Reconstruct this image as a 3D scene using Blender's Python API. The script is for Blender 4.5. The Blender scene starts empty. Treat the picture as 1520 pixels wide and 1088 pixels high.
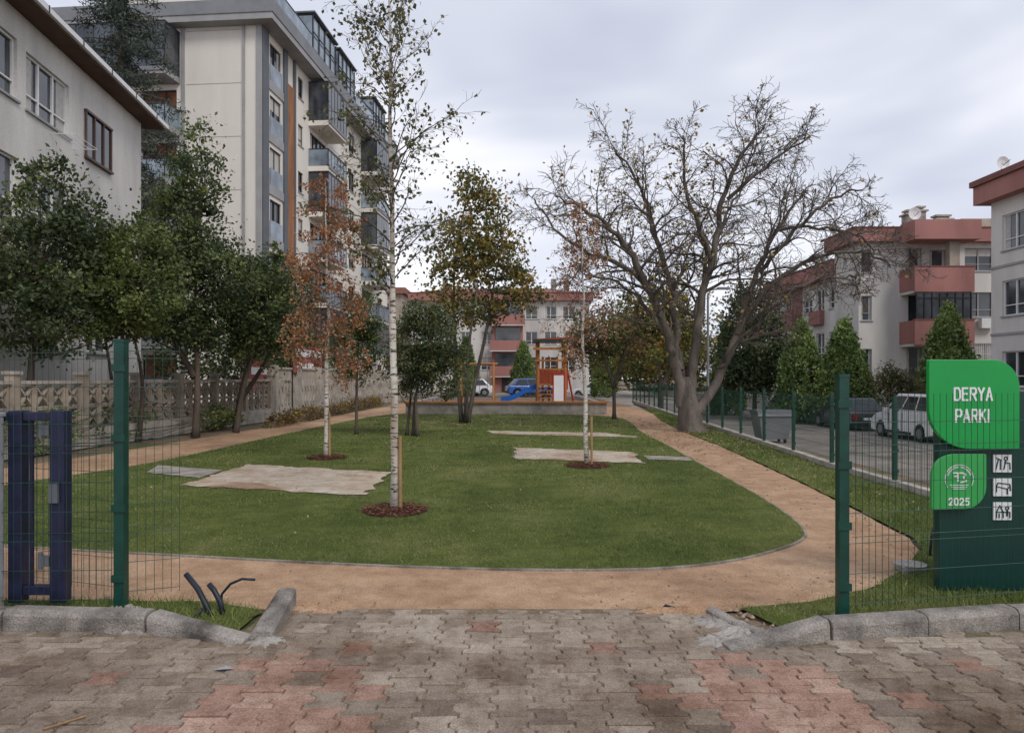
import bpy, math, random
import numpy as np
from mathutils import Vector, Matrix
random.seed(7); rng=np.random.default_rng(7)
S=bpy.context.scene
COL=S.collection

# ------------------------------------------------------------ materials
def nt(name):
    m=bpy.data.materials.new(name); m.use_nodes=True
    t=m.node_tree; b=t.nodes['Principled BSDF']
    return m,t,b
def L(t,a,b): t.links.new(a,b)
def N(t,k,**kw):
    n=t.nodes.new(k)
    for a,v in kw.items(): setattr(n,a,v)
    return n
def ramp(t,stops):
    r=N(t,'ShaderNodeValToRGB'); e=r.color_ramp.elements
    while len(e)<len(stops): e.new(0.5)
    for i,(p,c) in enumerate(stops):
        e[i].position=p; e[i].color=(c[0],c[1],c[2],1)
    return r
def noise(t,vec,scale,detail=4,rough=.6,dist=0):
    n=N(t,'ShaderNodeTexNoise'); n.inputs['Scale'].default_value=scale
    n.inputs['Detail'].default_value=detail; n.inputs['Roughness'].default_value=rough
    n.inputs['Distortion'].default_value=dist
    L(t,vec,n.inputs['Vector']); return n
def mixc(t,f,a,b,mode='MIX'):
    m=N(t,'ShaderNodeMix',data_type='RGBA',blend_type=mode)
    for s,v in ((m.inputs[0],f),(m.inputs[6],a),(m.inputs[7],b)):
        if isinstance(v,(int,float)): s.default_value=v
        elif isinstance(v,tuple): s.default_value=(v[0],v[1],v[2],1)
        else: L(t,v,s)
    return m.outputs[2]
def objco(t,sc=(1,1,1)):
    c=N(t,'ShaderNodeTexCoord'); m=N(t,'ShaderNodeMapping'); m.inputs['Scale'].default_value=sc
    L(t,c.outputs['Object'],m.inputs['Vector']); return m.outputs[0]
def bump(t,b,h,st,dist=.02):
    n=N(t,'ShaderNodeBump'); n.inputs['Strength'].default_value=st; n.inputs['Distance'].default_value=dist
    L(t,h,n.inputs['Height']); L(t,n.outputs[0],b.inputs['Normal'])
def mat(name,c,rough=.8,var=.18,scale=3.0,fine=60,metal=0,streak=False,bmp=.2,spec=.3):
    m,t,b=nt(name); v=objco(t,(1,1,.25) if streak else (1,1,1))
    n1=noise(t,v,scale); n2=noise(t,objco(t),fine,2)
    lo=tuple(x*(1-var*1.6) for x in c); hi=tuple(min(1,x*(1+var*.6)) for x in c)
    r=ramp(t,[(.3,lo),(.62,hi)]); L(t,n1.outputs[0],r.inputs[0])
    r2=ramp(t,[(.3,(1-var,)*3),(.7,(1+var*.3,)*3)]); L(t,n2.outputs[0],r2.inputs[0])
    L(t,mixc(t,1.0,r.outputs[0],r2.outputs[0],'MULTIPLY'),b.inputs['Base Color'])
    b.inputs['Roughness'].default_value=rough; b.inputs['Metallic'].default_value=metal
    b.inputs['Specular IOR Level'].default_value=spec
    if bmp>.25: bump(t,b,n2.outputs[0],bmp,.01)
    return m
def attrmat(name,stops,rough=.8,trans=0.0,nscale=0,spec=.2,bmp=0,stain=0):
    m,t,b=nt(name); a=N(t,'ShaderNodeAttribute',attribute_name='rnd')
    r=ramp(t,stops)
    fac=a.outputs['Fac']
    if nscale:
        n=noise(t,objco(t),nscale,1)
        ma=N(t,'ShaderNodeMath',operation='MULTIPLY_ADD'); L(t,n.outputs[0],ma.inputs[0]); ma.inputs[1].default_value=1.3; ma.inputs[2].default_value=-.65
        ad=N(t,'ShaderNodeMath',operation='ADD',use_clamp=True); L(t,ma.outputs[0],ad.inputs[0]); L(t,fac,ad.inputs[1]); fac=ad.outputs[0]
    L(t,fac,r.inputs[0]); col=r.outputs[0]
    if stain:
        n=noise(t,objco(t),stain,6,.68); rr=ramp(t,[(.36,(.60,.52,.44)),(.5,(.95,.92,.88)),(.62,(1.12,1.10,1.07))]); L(t,n.outputs[0],rr.inputs[0])
        col=mixc(t,1.0,col,rr.outputs[0],'MULTIPLY')
        n=noise(t,objco(t),9,5,.7); rr=ramp(t,[(.35,(.72,.67,.62)),(.55,(1.05,1.04,1.03))]); L(t,n.outputs[0],rr.inputs[0])
        col=mixc(t,1.0,col,rr.outputs[0],'MULTIPLY')
        n=noise(t,objco(t),110,3,.7); rr=ramp(t,[(.34,(.6,.58,.56)),(.66,(1.22,1.2,1.18))]); L(t,n.outputs[0],rr.inputs[0])
        col=mixc(t,1.0,col,rr.outputs[0],'MULTIPLY')
        bump(t,b,n.outputs[0],.7,.008)
    L(t,col,b.inputs['Base Color']); b.inputs['Roughness'].default_value=rough
    b.inputs['Specular IOR Level'].default_value=spec
    if trans:
        tr=N(t,'ShaderNodeBsdfTranslucent'); L(t,col,tr.inputs[0])
        mx=N(t,'ShaderNodeMixShader'); mx.inputs[0].default_value=trans
        out=t.nodes['Material Output']
        L(t,b.outputs[0],mx.inputs[1]); L(t,tr.outputs[0],mx.inputs[2]); L(t,mx.outputs[0],out.inputs[0])
    return m

M={}
M['cream']=mat('cream_render',(.74,.695,.63),.9,.07,.35,40,streak=True)
M['white']=mat('white_render',(.65,.62,.59),.9,.13,.5,40,streak=True)
M['offwhite']=mat('old_render',(.62,.59,.56),.9,.16,.6,30,streak=True)
M['pink']=mat('pink_render',(.37,.175,.155),.9,.16,.5,30,streak=True)
M['redtrim']=mat('red_trim',(.22,.09,.075),.7,.15,1)
M['tile']=mat('roof_tile',(.30,.14,.10),.85,.3,6)
M['dgrey']=mat('grey_cladding',(.12,.13,.145),.6,.1,1)
M['mgrey']=mat('mid_grey_fascia',(.22,.225,.24),.6,.1,1)
M['lgrey']=mat('light_grey_trim',(.34,.335,.335),.7,.1,1)
M['brown']=mat('brown_soffit',(.11,.06,.045),.8,.2,2)
M['woodor']=mat('orange_wood_cladding',(.32,.14,.06),.6,.25,2,30,streak=True)
M['pvc']=mat('white_pvc',(.7,.7,.7),.4,.05,2)
M['dframe']=mat('dark_frame',(.03,.03,.035),.4,.1,2)
M['brframe']=mat('brown_frame',(.09,.05,.035),.5,.1,2)
M['conc']=mat('concrete',(.36,.33,.30),.95,.25,2.5,50,bmp=.5)
M['edge']=mat('concrete_edging',(.30,.27,.235),.95,.35,4,60,bmp=.5)
M['concl']=mat('concrete_light',(.44,.40,.35),.95,.2,3,60,bmp=.4)
M['slab']=mat('concrete_paving_slab',(.36,.325,.28),.95,.3,3,60,bmp=.5)
M['concfence']=mat('concrete_fence_block',(.38,.32,.26),.95,.25,2,50,bmp=.4)
M['kerb']=mat('kerb_concrete',(.31,.28,.25),.95,.42,4,90,bmp=1)
M['beige']=mat('beige_wall',(.44,.38,.31),.9,.2,1,30)
M['green']=mat('green_powdercoat',(.005,.055,.040),.4,.2,8,80,bmp=0,spec=.5)
M['navy']=mat('navy_paint',(.014,.016,.055),.45,.3,8,80,bmp=.05,spec=.5)
M['greybox']=mat('grey_cabinet',(.33,.35,.38),.5,.15,3,60,bmp=0)
M['signg']=mat('bright_green_panel',(.004,.33,.06),.4,.05,2,60,bmp=0,spec=.5)
M['signl']=mat('light_green_panel',(.04,.38,.085),.4,.05,2,60,bmp=0,spec=.5)
M['signd']=mat('dark_green_panel',(.006,.045,.036),.35,.1,2,60,bmp=0,spec=.5)
M['paintw']=mat('white_paint',(.8,.8,.8),.5,.03,2,60,bmp=0)
M['black']=mat('black_rubber',(.015,.015,.018),.5,.2,5)
M['pipe']=mat('conduit_plastic',(.018,.024,.036),.4,.2,8,40,bmp=.1)
M['bark']=mat('bark_grey',(.155,.13,.11),.95,.4,4,35,streak=True,bmp=1)
M['barkb']=mat('bark_brown',(.12,.095,.075),.95,.3,4,35,streak=True,bmp=1)
M['stake']=mat('wooden_stake',(.36,.22,.11),.8,.2,5,40,streak=True)
M['mulch']=attrmat('bark_mulch',[(0,(.05,.022,.014)),(.6,(.14,.055,.035)),(1,(.26,.13,.08))],.9)
M['woodp']=mat('playground_wood',(.42,.18,.06),.6,.2,3,30,streak=True)
M['red']=mat('red_plastic',(.42,.045,.03),.4,.1,2,bmp=0)
M['blue']=mat('blue_plastic',(.02,.12,.45),.35,.05,2,bmp=0)
M['rubber']=mat('rubber_floor',(.2,.12,.09),.9,.2,3)
M['asphalt']=mat('asphalt',(.27,.24,.21),.95,.3,.6,80,bmp=.4)
M['metal']=mat('galvanised',(.3,.31,.32),.4,.1,3,metal=.6)
M['banner']=mat('banner_red_white',(.45,.12,.11),.6,.5,1.4,8,bmp=0)
M['bannerb']=mat('banner_blue',(.05,.3,.5),.6,.5,1.4,8,bmp=0)
M['curtain']=mat('curtain',(.5,.48,.45),.9,.1,6)
M['blind']=mat('roller_blind',(.18,.07,.04),.8,.1,6)
def glassmat(name,c,r=.08):
    m,t,b=nt(name); n=noise(t,objco(t),.9,2)
    rr=ramp(t,[(.35,c),(.7,tuple(x*2.6+.02 for x in c))]); L(t,n.outputs[0],rr.inputs[0]); L(t,rr.outputs[0],b.inputs['Base Color'])
    b.inputs['Roughness'].default_value=r; b.inputs['Specular IOR Level'].default_value=.8; return m
M['glass']=glassmat('window_glass',(.02,.024,.03))
M['railglass']=glassmat('balcony_glass',(.11,.14,.17),.15)
M['carglass']=glassmat('car_glass',(.01,.012,.015))
def paint(name,c):
    m,t,b=nt(name); n=noise(t,objco(t),2,3); r=ramp(t,[(.3,tuple(x*.85 for x in c)),(.7,c)]); L(t,n.outputs[0],r.inputs[0]); L(t,r.outputs[0],b.inputs['Base Color'])
    b.inputs['Roughness'].default_value=.35; b.inputs['Coat Weight'].default_value=.6; return m
M['carw']=paint('car_paint_white',(.75,.75,.76)); M['card']=paint('car_paint_dark',(.035,.037,.042)); M['carb']=paint('car_paint_blue',(.015,.10,.38))
M['tail']=mat('tail_lamp',(.3,.01,.01),.3,.05,2,bmp=0)

def birchbark():
    m,t,b=nt('birch_bark')
    n=noise(t,objco(t,(7,7,34)),1.0,4,.65,.5); r=ramp(t,[(.40,(.045,.038,.03)),(.47,(.62,.58,.52))]); L(t,n.outputs[0],r.inputs[0])
    n2=noise(t,objco(t,(2,2,1.2)),2,3); r2=ramp(t,[(.3,(.6,.52,.45)),(.6,(1,1,1))]); L(t,n2.outputs[0],r2.inputs[0])
    L(t,mixc(t,1.0,r.outputs[0],r2.outputs[0],'MULTIPLY'),b.inputs['Base Color']); b.inputs['Roughness'].default_value=.8
    return m
M['birch']=birchbark()
def layered(name,s1,st1,s2,st2,s3,st3,bm=.8,bd=.01,dist=0):
    m,t,b=nt(name); v=objco(t)
    n=noise(t,v,s1,5,.63,dist); r=ramp(t,st1); L(t,n.outputs[0],r.inputs[0]); c=r.outputs[0]
    n2=noise(t,v,s2,3,.75); r2=ramp(t,st2); L(t,n2.outputs[0],r2.inputs[0]); c=mixc(t,1.0,c,r2.outputs[0],'MULTIPLY')
    n3=noise(t,v,s3,5,.7); r3=ramp(t,st3); L(t,n3.outputs[0],r3.inputs[0]); c=mixc(t,1.0,c,r3.outputs[0],'MULTIPLY')
    L(t,c,b.inputs['Base Color']); b.inputs['Roughness'].default_value=.95; b.inputs['Specular IOR Level'].default_value=.15
    bump(t,b,n2.outputs[0],bm,bd); return m
M['sand']=layered('compacted_sand',.55,[(.32,(.33,.21,.135)),(.5,(.47,.305,.195)),(.68,(.54,.375,.25))],75,[(.32,(.58,.55,.53)),(.5,(1,1,1)),(.68,(1.22,1.22,1.19))],4,[(.35,(.74,.71,.68)),(.6,(1.05,1.05,1.04))],.9,.012,.3)
M['patch']=layered('dry_sandy_soil',.9,[(.36,(.34,.24,.165)),(.47,(.50,.415,.325)),(.62,(.58,.52,.44))],50,[(.3,(.72,.72,.72)),(.65,(1.12,1.12,1.12))],5,[(.35,(.76,.70,.63)),(.6,(1.05,1.05,1.05))],.6,.01,.5)
M['soil']=layered('ground_soil',.5,[(.36,(.15,.115,.08)),(.5,(.25,.19,.135)),(.62,(.12,.13,.06))],30,[(.3,(.6,.6,.6)),(.65,(1.15,1.15,1.15))],5,[(.35,(.8,.8,.8)),(.6,(1.05,1.05,1.05))],.6,.02,.3)
M['lawn']=layered('lawn_turf',.6,[(.32,(.095,.12,.035)),(.5,(.145,.175,.050)),(.66,(.22,.225,.09))],70,[(.32,(.45,.47,.42)),(.65,(1.3,1.3,1.2))],3.0,[(.35,(.70,.74,.68)),(.62,(1.14,1.12,1.08))],1,.03,.4)
M['blade']=attrmat('grass_blades',[(0,(.075,.110,.03)),(.42,(.155,.205,.055)),(.75,(.25,.28,.09)),(1,(.46,.40,.22))],.75,.25,.55)
M['paver']=attrmat('pavers',[(0,(.20,.165,.14)),(.2,(.275,.235,.20)),(.35,(.345,.30,.255)),(.499,(.41,.37,.325)),(.5,(.32,.21,.175)),(.8,(.38,.255,.21)),(1,(.43,.315,.265))],.9,0,0,.2,stain=1.1)
def leafm(name,a,b_,c,tr=.3,ns=.8): 
    return attrmat(name,[(0,a),(.55,b_),(1,c)],.55,tr,ns,.4)
M['lf_dark']=leafm('leaves_laurel_dark',(.032,.050,.022),(.080,.112,.048),(.165,.20,.10))
M['lf_green']=leafm('leaves_green',(.055,.080,.022),(.14,.18,.05),(.26,.29,.10))
M['lf_yg']=leafm('leaves_yellow_green',(.11,.10,.025),(.26,.20,.05),(.50,.34,.10))
M['lf_yellow']=leafm('leaves_yellow',(.15,.10,.025),(.34,.22,.05),(.44,.33,.10))
M['lf_orange']=leafm('leaves_orange',(.20,.08,.035),(.42,.19,.085),(.52,.30,.16))
M['lf_birch']=leafm('leaves_birch',(.055,.065,.02),(.12,.13,.045),(.24,.20,.08))
M['lf_cyp']=leafm('needles_cypress',(.06,.105,.03),(.15,.22,.06),(.26,.33,.10),.2)
M['lf_cedar']=leafm('needles_cedar',(.025,.04,.03),(.055,.075,.055),(.095,.115,.08),.1)
M['lf_brown']=leafm('leaves_brown',(.09,.055,.03),(.20,.12,.06),(.28,.20,.10))
M['lf_fallen']=leafm('fallen_leaves',(.13,.08,.04),(.27,.19,.08),(.36,.28,.15),.1)
M['pebble']=attrmat('pebbles',[(0,(.18,.12,.08)),(1,(.42,.32,.24))],.9)

# ------------------------------------------------------------ mesh building
def raw_mesh(name,V,F,m,parent=None,rnd=None,smooth=False):
    V=np.asarray(V,dtype=np.float32); F=np.asarray(F,dtype=np.int32); k=F.shape[1]
    me=bpy.data.meshes.new(name); me.vertices.add(len(V)); me.vertices.foreach_set('co',V.ravel())
    me.loops.add(F.size); me.loops.foreach_set('vertex_index',F.ravel())
    me.polygons.add(len(F)); me.polygons.foreach_set('loop_start',np.arange(0,F.size,k,dtype=np.int32))
    me.polygons.foreach_set('use_smooth',np.full(len(F),smooth))
    me.update(calc_edges=True)
    if rnd is not None:
        a=me.attributes.new('rnd','FLOAT','POINT'); a.data.foreach_set('value',np.asarray(rnd,dtype=np.float32))
    me.materials.append(m); o=bpy.data.objects.new(name,me); COL.objects.link(o)
    if parent: o.parent=parent
    return o
def empty(name,loc=(0,0,0)):
    e=bpy.data.objects.new(name,None); e.empty_display_size=.3; COL.objects.link(e); return e
class B:
    def __init__(s): s.v=[]; s.f=[]; s.r=[]
    def add(s,vs,fs,r=0.5):
        b=len(s.v); s.v+= [tuple(v) for v in vs]; s.f+=[tuple(i+b for i in f) for f in fs]; s.r+=[r]*len(vs)
    def box(s,x0,x1,y0,y1,z0,z1,r=.5):
        s.hexa([(x0,y0,z0),(x1,y0,z0),(x1,y1,z0),(x0,y1,z0),(x0,y0,z1),(x1,y0,z1),(x1,y1,z1),(x0,y1,z1)],r)
    def hexa(s,v,r=.5):
        s.add(v,[(0,3,2,1),(4,5,6,7),(0,1,5,4),(1,2,6,5),(2,3,7,6),(3,0,4,7)],r)
    def quad(s,a,b,c,d,r=.5): s.add([a,b,c,d],[(0,1,2,3)],r)
    def tube(s,p0,p1,r0,r1=None,n=8,cap=True):
        r1=r0 if r1 is None else r1
        s.poly([p0,p1],[r0,r1],n,cap)
    def poly(s,pts,rad,n=6,cap=True,r=.5):
        pts=[np.array(p,float) for p in pts]; vs=[]; fs=[]
        ref=np.array([.13,.97,.2])
        for i,p in enumerate(pts):
            d=pts[min(i+1,len(pts)-1)]-pts[max(i-1,0)]; d/= (np.linalg.norm(d)+1e-9)
            rr=ref if abs(d@ref)<.93 else np.array([1.,0,0])
            a=np.cross(d,rr); a/=np.linalg.norm(a); b=np.cross(d,a)
            for k in range(n):
                t=2*math.pi*k/n; vs.append(p+rad[i]*(math.cos(t)*a+math.sin(t)*b))
        for i in range(len(pts)-1):
            for k in range(n):
                k2=(k+1)%n; fs.append((i*n+k,i*n+k2,(i+1)*n+k2,(i+1)*n+k))
        if cap: fs.append(tuple(range(n))[::-1]); fs.append(tuple((len(pts)-1)*n+k for k in range(n)))
        s.add(vs,fs,r)
    def prism(s,poly2,fn,r=.5):
        n=len(poly2); vs=[fn(p,0) for p in poly2]+[fn(p,1) for p in poly2]
        fs=[tuple(range(n))[::-1],tuple(range(n,2*n))]+[(i,(i+1)%n,n+(i+1)%n,n+i) for i in range(n)]
        s.add(vs,fs,r)
    def obj(s,name,m,parent=None,smooth=False,bevel=0,attr=False):
        if not s.v: return None
        me=bpy.data.meshes.new(name); me.from_pydata(s.v,[],s.f); me.update()
        me.materials.append(m)
        if smooth: me.polygons.foreach_set('use_smooth',[True]*len(me.polygons))
        if attr:
            a=me.attributes.new('rnd','FLOAT','POINT'); a.data.foreach_set('value',s.r)
        o=bpy.data.objects.new(name,me); COL.objects.link(o)
        if parent: o.parent=parent
        if bevel:
            md=o.modifiers.new('b','BEVEL'); md.width=bevel; md.segments=2; md.limit_method='ANGLE'
        return o
class Obj:
    def __init__(s,name): s.e=empty(name); s.p={}
    def __call__(s,part,m):
        k=(part,m)
        if k not in s.p: s.p[k]=B()
        return s.p[k]
    def done(s,smooth=(),bevel={}):
        for (part,m),b in s.p.items(): b.obj(part,M[m],s.e,part in smooth,bevel.get(part,0))
        return s.e
def single(name,b,m,**k): return b.obj(name,M[m],None,**k)

# ------------------------------------------------------------ ground
def sst(a,b,x): 
    t=np.clip((x-a)/(b-a),0,1); return t*t*(3-2*t)
def H(x,y): return -0.9*sst(6.3,9.3,x)*sst(5.5,9.5,y)
xs=np.concatenate([[-700,-300,-120,-60,-30],np.arange(-20,5.1,5),np.arange(6,10.01,.4),[12,16,25,40,80,200,700]])
ys=np.concatenate([[-60,-20,0,3,5],np.arange(5.5,10,.5),[12,16,20,30,45,60,90,150,300,900]])
V=[(x,y,H(x,y)-.03) for y in ys for x in xs]; nx=len(xs)
F=[(j*nx+i,j*nx+i+1,(j+1)*nx+i+1,(j+1)*nx+i) for j in range(len(ys)-1) for i in range(nx-1)]
raw_mesh('ground',V,F,M['soil'],smooth=True)
b=B(); b.add([(9.4,10,-.885),(17.4,10,-.885),(17.4,140,-.885),(9.4,140,-.885)],[(0,1,2,3)]); single('street_road',b,'asphalt')
b=B(); b.add([(-40,58,.0),(6.0,58,.0),(6.0,72,.0),(-40,72,.0)],[(0,1,2,3)]); single('far_street_road',b,'asphalt')
b=B(); b.box(17.4,17.55,10,120,-.95,-.76); b.box(17.55,19.0,10,120,-.95,-.78); single('street_pavement',b,'conc')
path=[(-12,4.75),(-3,4.75),(-1.75,4.9),(1.4,4.83),(1.56,4.9),(2.11,5.05),(2.72,5.38),(3.34,6.0),(3.8,6.6),(3.98,7.1),(4.08,7.9),(4.2,8.84),(4.42,11),(4.67,14),(4.9,17.1),(5.05,21),(5.5,26),(6.2,31),(6.6,36),(6.6,44),(-6.8,44),(-6.9,39),(-8.1,19.8),(-8.7,14),(-9.4,11),(-12,9)]
rp=random.Random(3)
def densify(poly,step,jit=0):
    out=[]
    for i,p in enumerate(poly):
        q=poly[(i+1)%len(poly)]; d=math.dist(p,q); k=max(1,int(d/step))
        for j in range(k):
            t=j/k; out.append((p[0]+(q[0]-p[0])*t+rp.uniform(-jit,jit),p[1]+(q[1]-p[1])*t+rp.uniform(-jit,jit)))
    return out
def smooth_poly(poly,it=2):
    for _ in range(it):
        o=[]
        for i,p in enumerate(poly):
            q=poly[(i+1)%len(poly)]
            o+= [(p[0]*.75+q[0]*.25,p[1]*.75+q[1]*.25),(p[0]*.25+q[0]*.75,p[1]*.25+q[1]*.75)]
        poly=o
    return poly
def sheet(name,poly,z,m,attr=False):
    b=B(); b.add([(x,y,z) for x,y in poly],[tuple(range(len(poly)))]); return single(name,b,m)
path_s=densify(path,.25,.025)
sheet('sand_path',path_s,-.012,'sand')
lawn=[(-7.6,9.2),(-7.5,10.8),(-7.17,11.5),(-6.7,13.3),(-6.55,16),(-6.35,21.5),(-5.6,30.4),(-4.3,31),(3.5,30.4),(4.3,28),(4.2,24.7),(3.75,21),(3.68,16.8),(3.48,13.4),(3.4,10.8),(3.28,8.84),(3.12,7.6),(2.9,6.98),(2.17,6.34),(1.61,6.04),(1.01,5.9),(-.11,5.91),(-1.51,6.09),(-3.11,6.41),(-4.11,6.59),(-4.9,6.77),(-6.5,7.3),(-7.4,8.3)]
lawn_s=smooth_poly(lawn,3)
def inpoly(pts,poly):
    x,y=pts[:,0],pts[:,1]; ins=np.zeros(len(pts),bool); n=len(poly)
    for i in range(n):
        x0,y0=poly[i]; x1,y1=poly[(i+1)%n]
        if y0==y1: continue
        c=((y0>y)!=(y1>y)); ins^= c & (x<(x1-x0)*(y-y0)/(y1-y0)+x0)
    return ins
sheet('lawn',lawn_s,.004,'lawn')
verge=[(1.60,4.92),(1.70,4.52),(2.0,4.48),(3.24,4.69),(5.5,4.88),(5.6,5.6),(5.65,10),(5.85,15),(6.3,21),(6.9,30),(7.0,36)]+[(6.62,36),(6.22,31),(5.52,26),(5.07,21),(4.92,17.1),(4.69,14),(4.44,11),(4.22,8.84),(4.10,7.9),(4.0,7.1),(3.82,6.6),(3.36,6.0),(2.74,5.38),(2.13,5.07)]
verge_s=densify(verge,.15,.02)
sheet('grass_verge',verge_s,.0,'lawn')
vl=densify([(-2.5,4.50),(-1.76,4.32),(-1.70,4.85),(-2.1,5.05),(-2.9,5.08),(-6,5.1),(-6,4.6)],.1,.015)
sheet('grass_strip',vl,.0,'lawn')
patches=[[(-4.8,12.9),(-2.0,11.8),(-1.99,9.5),(-4.9,10.4)],[(.08,16),(2.57,15),(2.44,13.1),(.03,13.8)],[(-.76,21),(2.7,20.2),(3.4,18.7),(-.47,19.8)]]
patches=[densify(p,.14,.07) for p in patches]
for p in patches: sheet('sandy_patch',p,.016,'patch')
slabs=[[(-6.4,12.8),(-4.95,12.1),(-4.95,11.2),(-6.1,11.8)],[(2.66,14.4),(3.5,14.1),(3.45,13.5),(2.64,13.7)]]
for p in slabs: sheet('paving_slabs',p,.014,'slab')
# flush concrete edging ring (mitred, continuous)
b=B(); n=len(lawn_s); ring_o=[]
for i in range(n):
    p0=np.array(lawn_s[i-1]); p1=np.array(lawn_s[(i+1)%n]); d=(p1-p0)/np.linalg.norm(p1-p0); ring_o.append(np.array(lawn_s[i])+np.array([d[1],-d[0]])*.024)
vs=[(x,y,.0045) for x,y in lawn_s]+[(q[0],q[1],.0035) for q in ring_o]+[(q[0],q[1],-.03) for q in ring_o]
b.add(vs,[(i,(i+1)%n,n+(i+1)%n,n+i) for i in range(n)]+[(n+i,n+(i+1)%n,2*n+(i+1)%n,2*n+i) for i in range(n)])
_area=sum(lawn_s[i][0]*lawn_s[(i+1)%n][1]-lawn_s[(i+1)%n][0]*lawn_s[i][1] for i in range(n))
if _area>0: pass
else:
    b=B(); ring_o=[]
    for i in range(n):
        p0=np.array(lawn_s[i-1]); p1=np.array(lawn_s[(i+1)%n]); d=(p1-p0)/np.linalg.norm(p1-p0); ring_o.append(np.array(lawn_s[i])-np.array([d[1],-d[0]])*.024)
    vs=[(x,y,.0045) for x,y in lawn_s]+[(q[0],q[1],.0035) for q in ring_o]+[(q[0],q[1],-.03) for q in ring_o]
    b.add(vs,[(i,(i+1)%n,n+(i+1)%n,n+i) for i in range(n)]+[(n+i,n+(i+1)%n,2*n+(i+1)%n,2*n+i) for i in range(n)])
single('lawn_edging',b,'edge')
mulch=[(-1.40,8.45,.42),(-3.67,14,.4),(1.35,12.7,.38)]
def blades(name,poly,bands,excl=()):
    P=[];Hh=[];W=[]
    pa=np.array(poly)
    for y0,y1,dens,h,w in bands:
        x0,x1=pa[:,0].min()-.02,pa[:,0].max()+.02; n=int((x1-x0)*(y1-y0)*dens)
        if n<=0: continue
        q=np.column_stack([rng.uniform(x0,x1,n),rng.uniform(y0,y1,n)])
        k=inpoly(q+rng.normal(0,.016,q.shape),poly)
        for e in excl: k&=~inpoly(q+rng.normal(0,.05,q.shape),e)
        for mx,my,mr in mulch: k&=(np.hypot(q[:,0]-mx,q[:,1]-my)>mr)
        q=q[k]; P.append(q); Hh.append(np.full(len(q),h)); W.append(np.full(len(q),w))
    P=np.vstack(P); h=np.concatenate(Hh)*rng.uniform(.45,1.35,len(P)); w=np.concatenate(W)
    pat=np.sin(P[:,0]*2.1+np.sin(P[:,1]*1.3)*2)*np.sin(P[:,1]*1.7+np.sin(P[:,0]*3.3))
    h*=.8+.3*pat
    a=rng.uniform(0,2*np.pi,len(P)); dx,dy=np.cos(a)*w,np.sin(a)*w
    lx=rng.normal(0,.6,len(P))*h; ly=rng.normal(0,.6,len(P))*h; z=np.full(len(P),.0)
    A=np.column_stack([P[:,0]-dx,P[:,1]-dy,z]); Bb=np.column_stack([P[:,0]+dx,P[:,1]+dy,z]); C=np.column_stack([P[:,0]+lx,P[:,1]+ly,z+h])
    V=np.stack([A,Bb,C],1).reshape(-1,3); F=np.arange(len(V)).reshape(-1,3)
    roll=np.floor(P[:,0]/.42+.15*np.sin(P[:,1]*.6)); cell=np.floor(P[:,1]/1.9+np.sin(roll*7.1)); hsh=np.modf(np.abs(np.sin(roll*12.9898+cell*78.233)*43758.5453))[0]
    r=np.repeat(np.clip(rng.normal(.42,.22,len(P))+.30*(hsh-.5)-.12*pat,0,1),3)
    raw_mesh(name,V,F,M['blade'],rnd=r)
blades('lawn_grass',lawn_s,[(5.8,8,2600,.032,.0032),(8,11,1400,.033,.0042),(11,16,550,.035,.0075),(16,31.2,180,.038,.014)],patches+slabs)
blades('verge_grass',verge_s,[(4.4,8,2300,.045,.0033),(8,12,1100,.05,.005),(12,36,280,.055,.010)])
blades('strip_grass',vl,[(4.3,5.2,3000,.05,.0033)])

# pavers
def pavers():
    P_,h,a=.182,.17,.019; b=B(); g=.0042
    def outline(sh):
        w1,w0=P_/2+a-g-sh,P_/2-a-g-sh; y0,y1=g+sh,h-g-sh
        R=[(w1,y0),(w1,.2*h),(w0,.34*h),(w0,.66*h),(w1,.8*h),(w1,y1)]
        return R+[(-x,y) for x,y in R[::-1]]
    o0,o1=outline(0),outline(.005); n=12
    for i in range(-42,43):
        cx=i*P_
        for j in range(0,26):
            y0=.8+j*h+(h/2 if i%2 else 0)
            lim=4.88 if -1.62<cx<1.36 else (4.30 if abs(cx)<1.9 else 4.44)
            if y0+h*.6>lim: continue
            z=.0+random.gauss(0,.0022); tx,ty=random.gauss(0,.016),random.gauss(0,.016)
            jx,jy=random.gauss(0,.0015),random.gauss(0,.0015)
            edge=random.gauss(0,.05)
            pinkz=((-1.55+edge<cx<-.75+edge) or (.93+edge<cx<1.66+edge)) and y0<3.98
            if pinkz and random.random()>.10: r=random.uniform(.5,1)
            else:
                r=min(.49,max(0,random.gauss(.21,.10)+(.13 if y0>4.05 else 0)+ (.05 if abs(cx)<.8 else 0)))
                if random.random()<.035: r=random.uniform(.5,.62)
            vs=[]
            for (x,y) in o1: vs.append((cx+x+jx,y0+y+jy,z+tx*x+ty*(y-h/2)))
            for (x,y) in o0: vs.append((cx+x+jx,y0+y+jy,z-.006+tx*x+ty*(y-h/2)))
            for (x,y) in o0: vs.append((cx+x+jx,y0+y+jy,z-.03))
            fs=[tuple(range(n))]+[(k,(k+1)%n,n+(k+1)%n,n+k)[::-1] for k in range(n)]+[(n+k,n+(k+1)%n,2*n+(k+1)%n,2*n+k)[::-1] for k in range(n)]
            b.add(vs,fs,r)
    single('paver_road',b,'paver',attr=True)
pavers()
sheet('paving_bedding_sand',densify([(-9,0),(9,0),(9,4.5),(1.4,4.5),(1.38,4.92),(-1.66,4.92),(-1.7,4.5),(-9,4.5)],.2,.008),-.0095,'soil')

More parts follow.
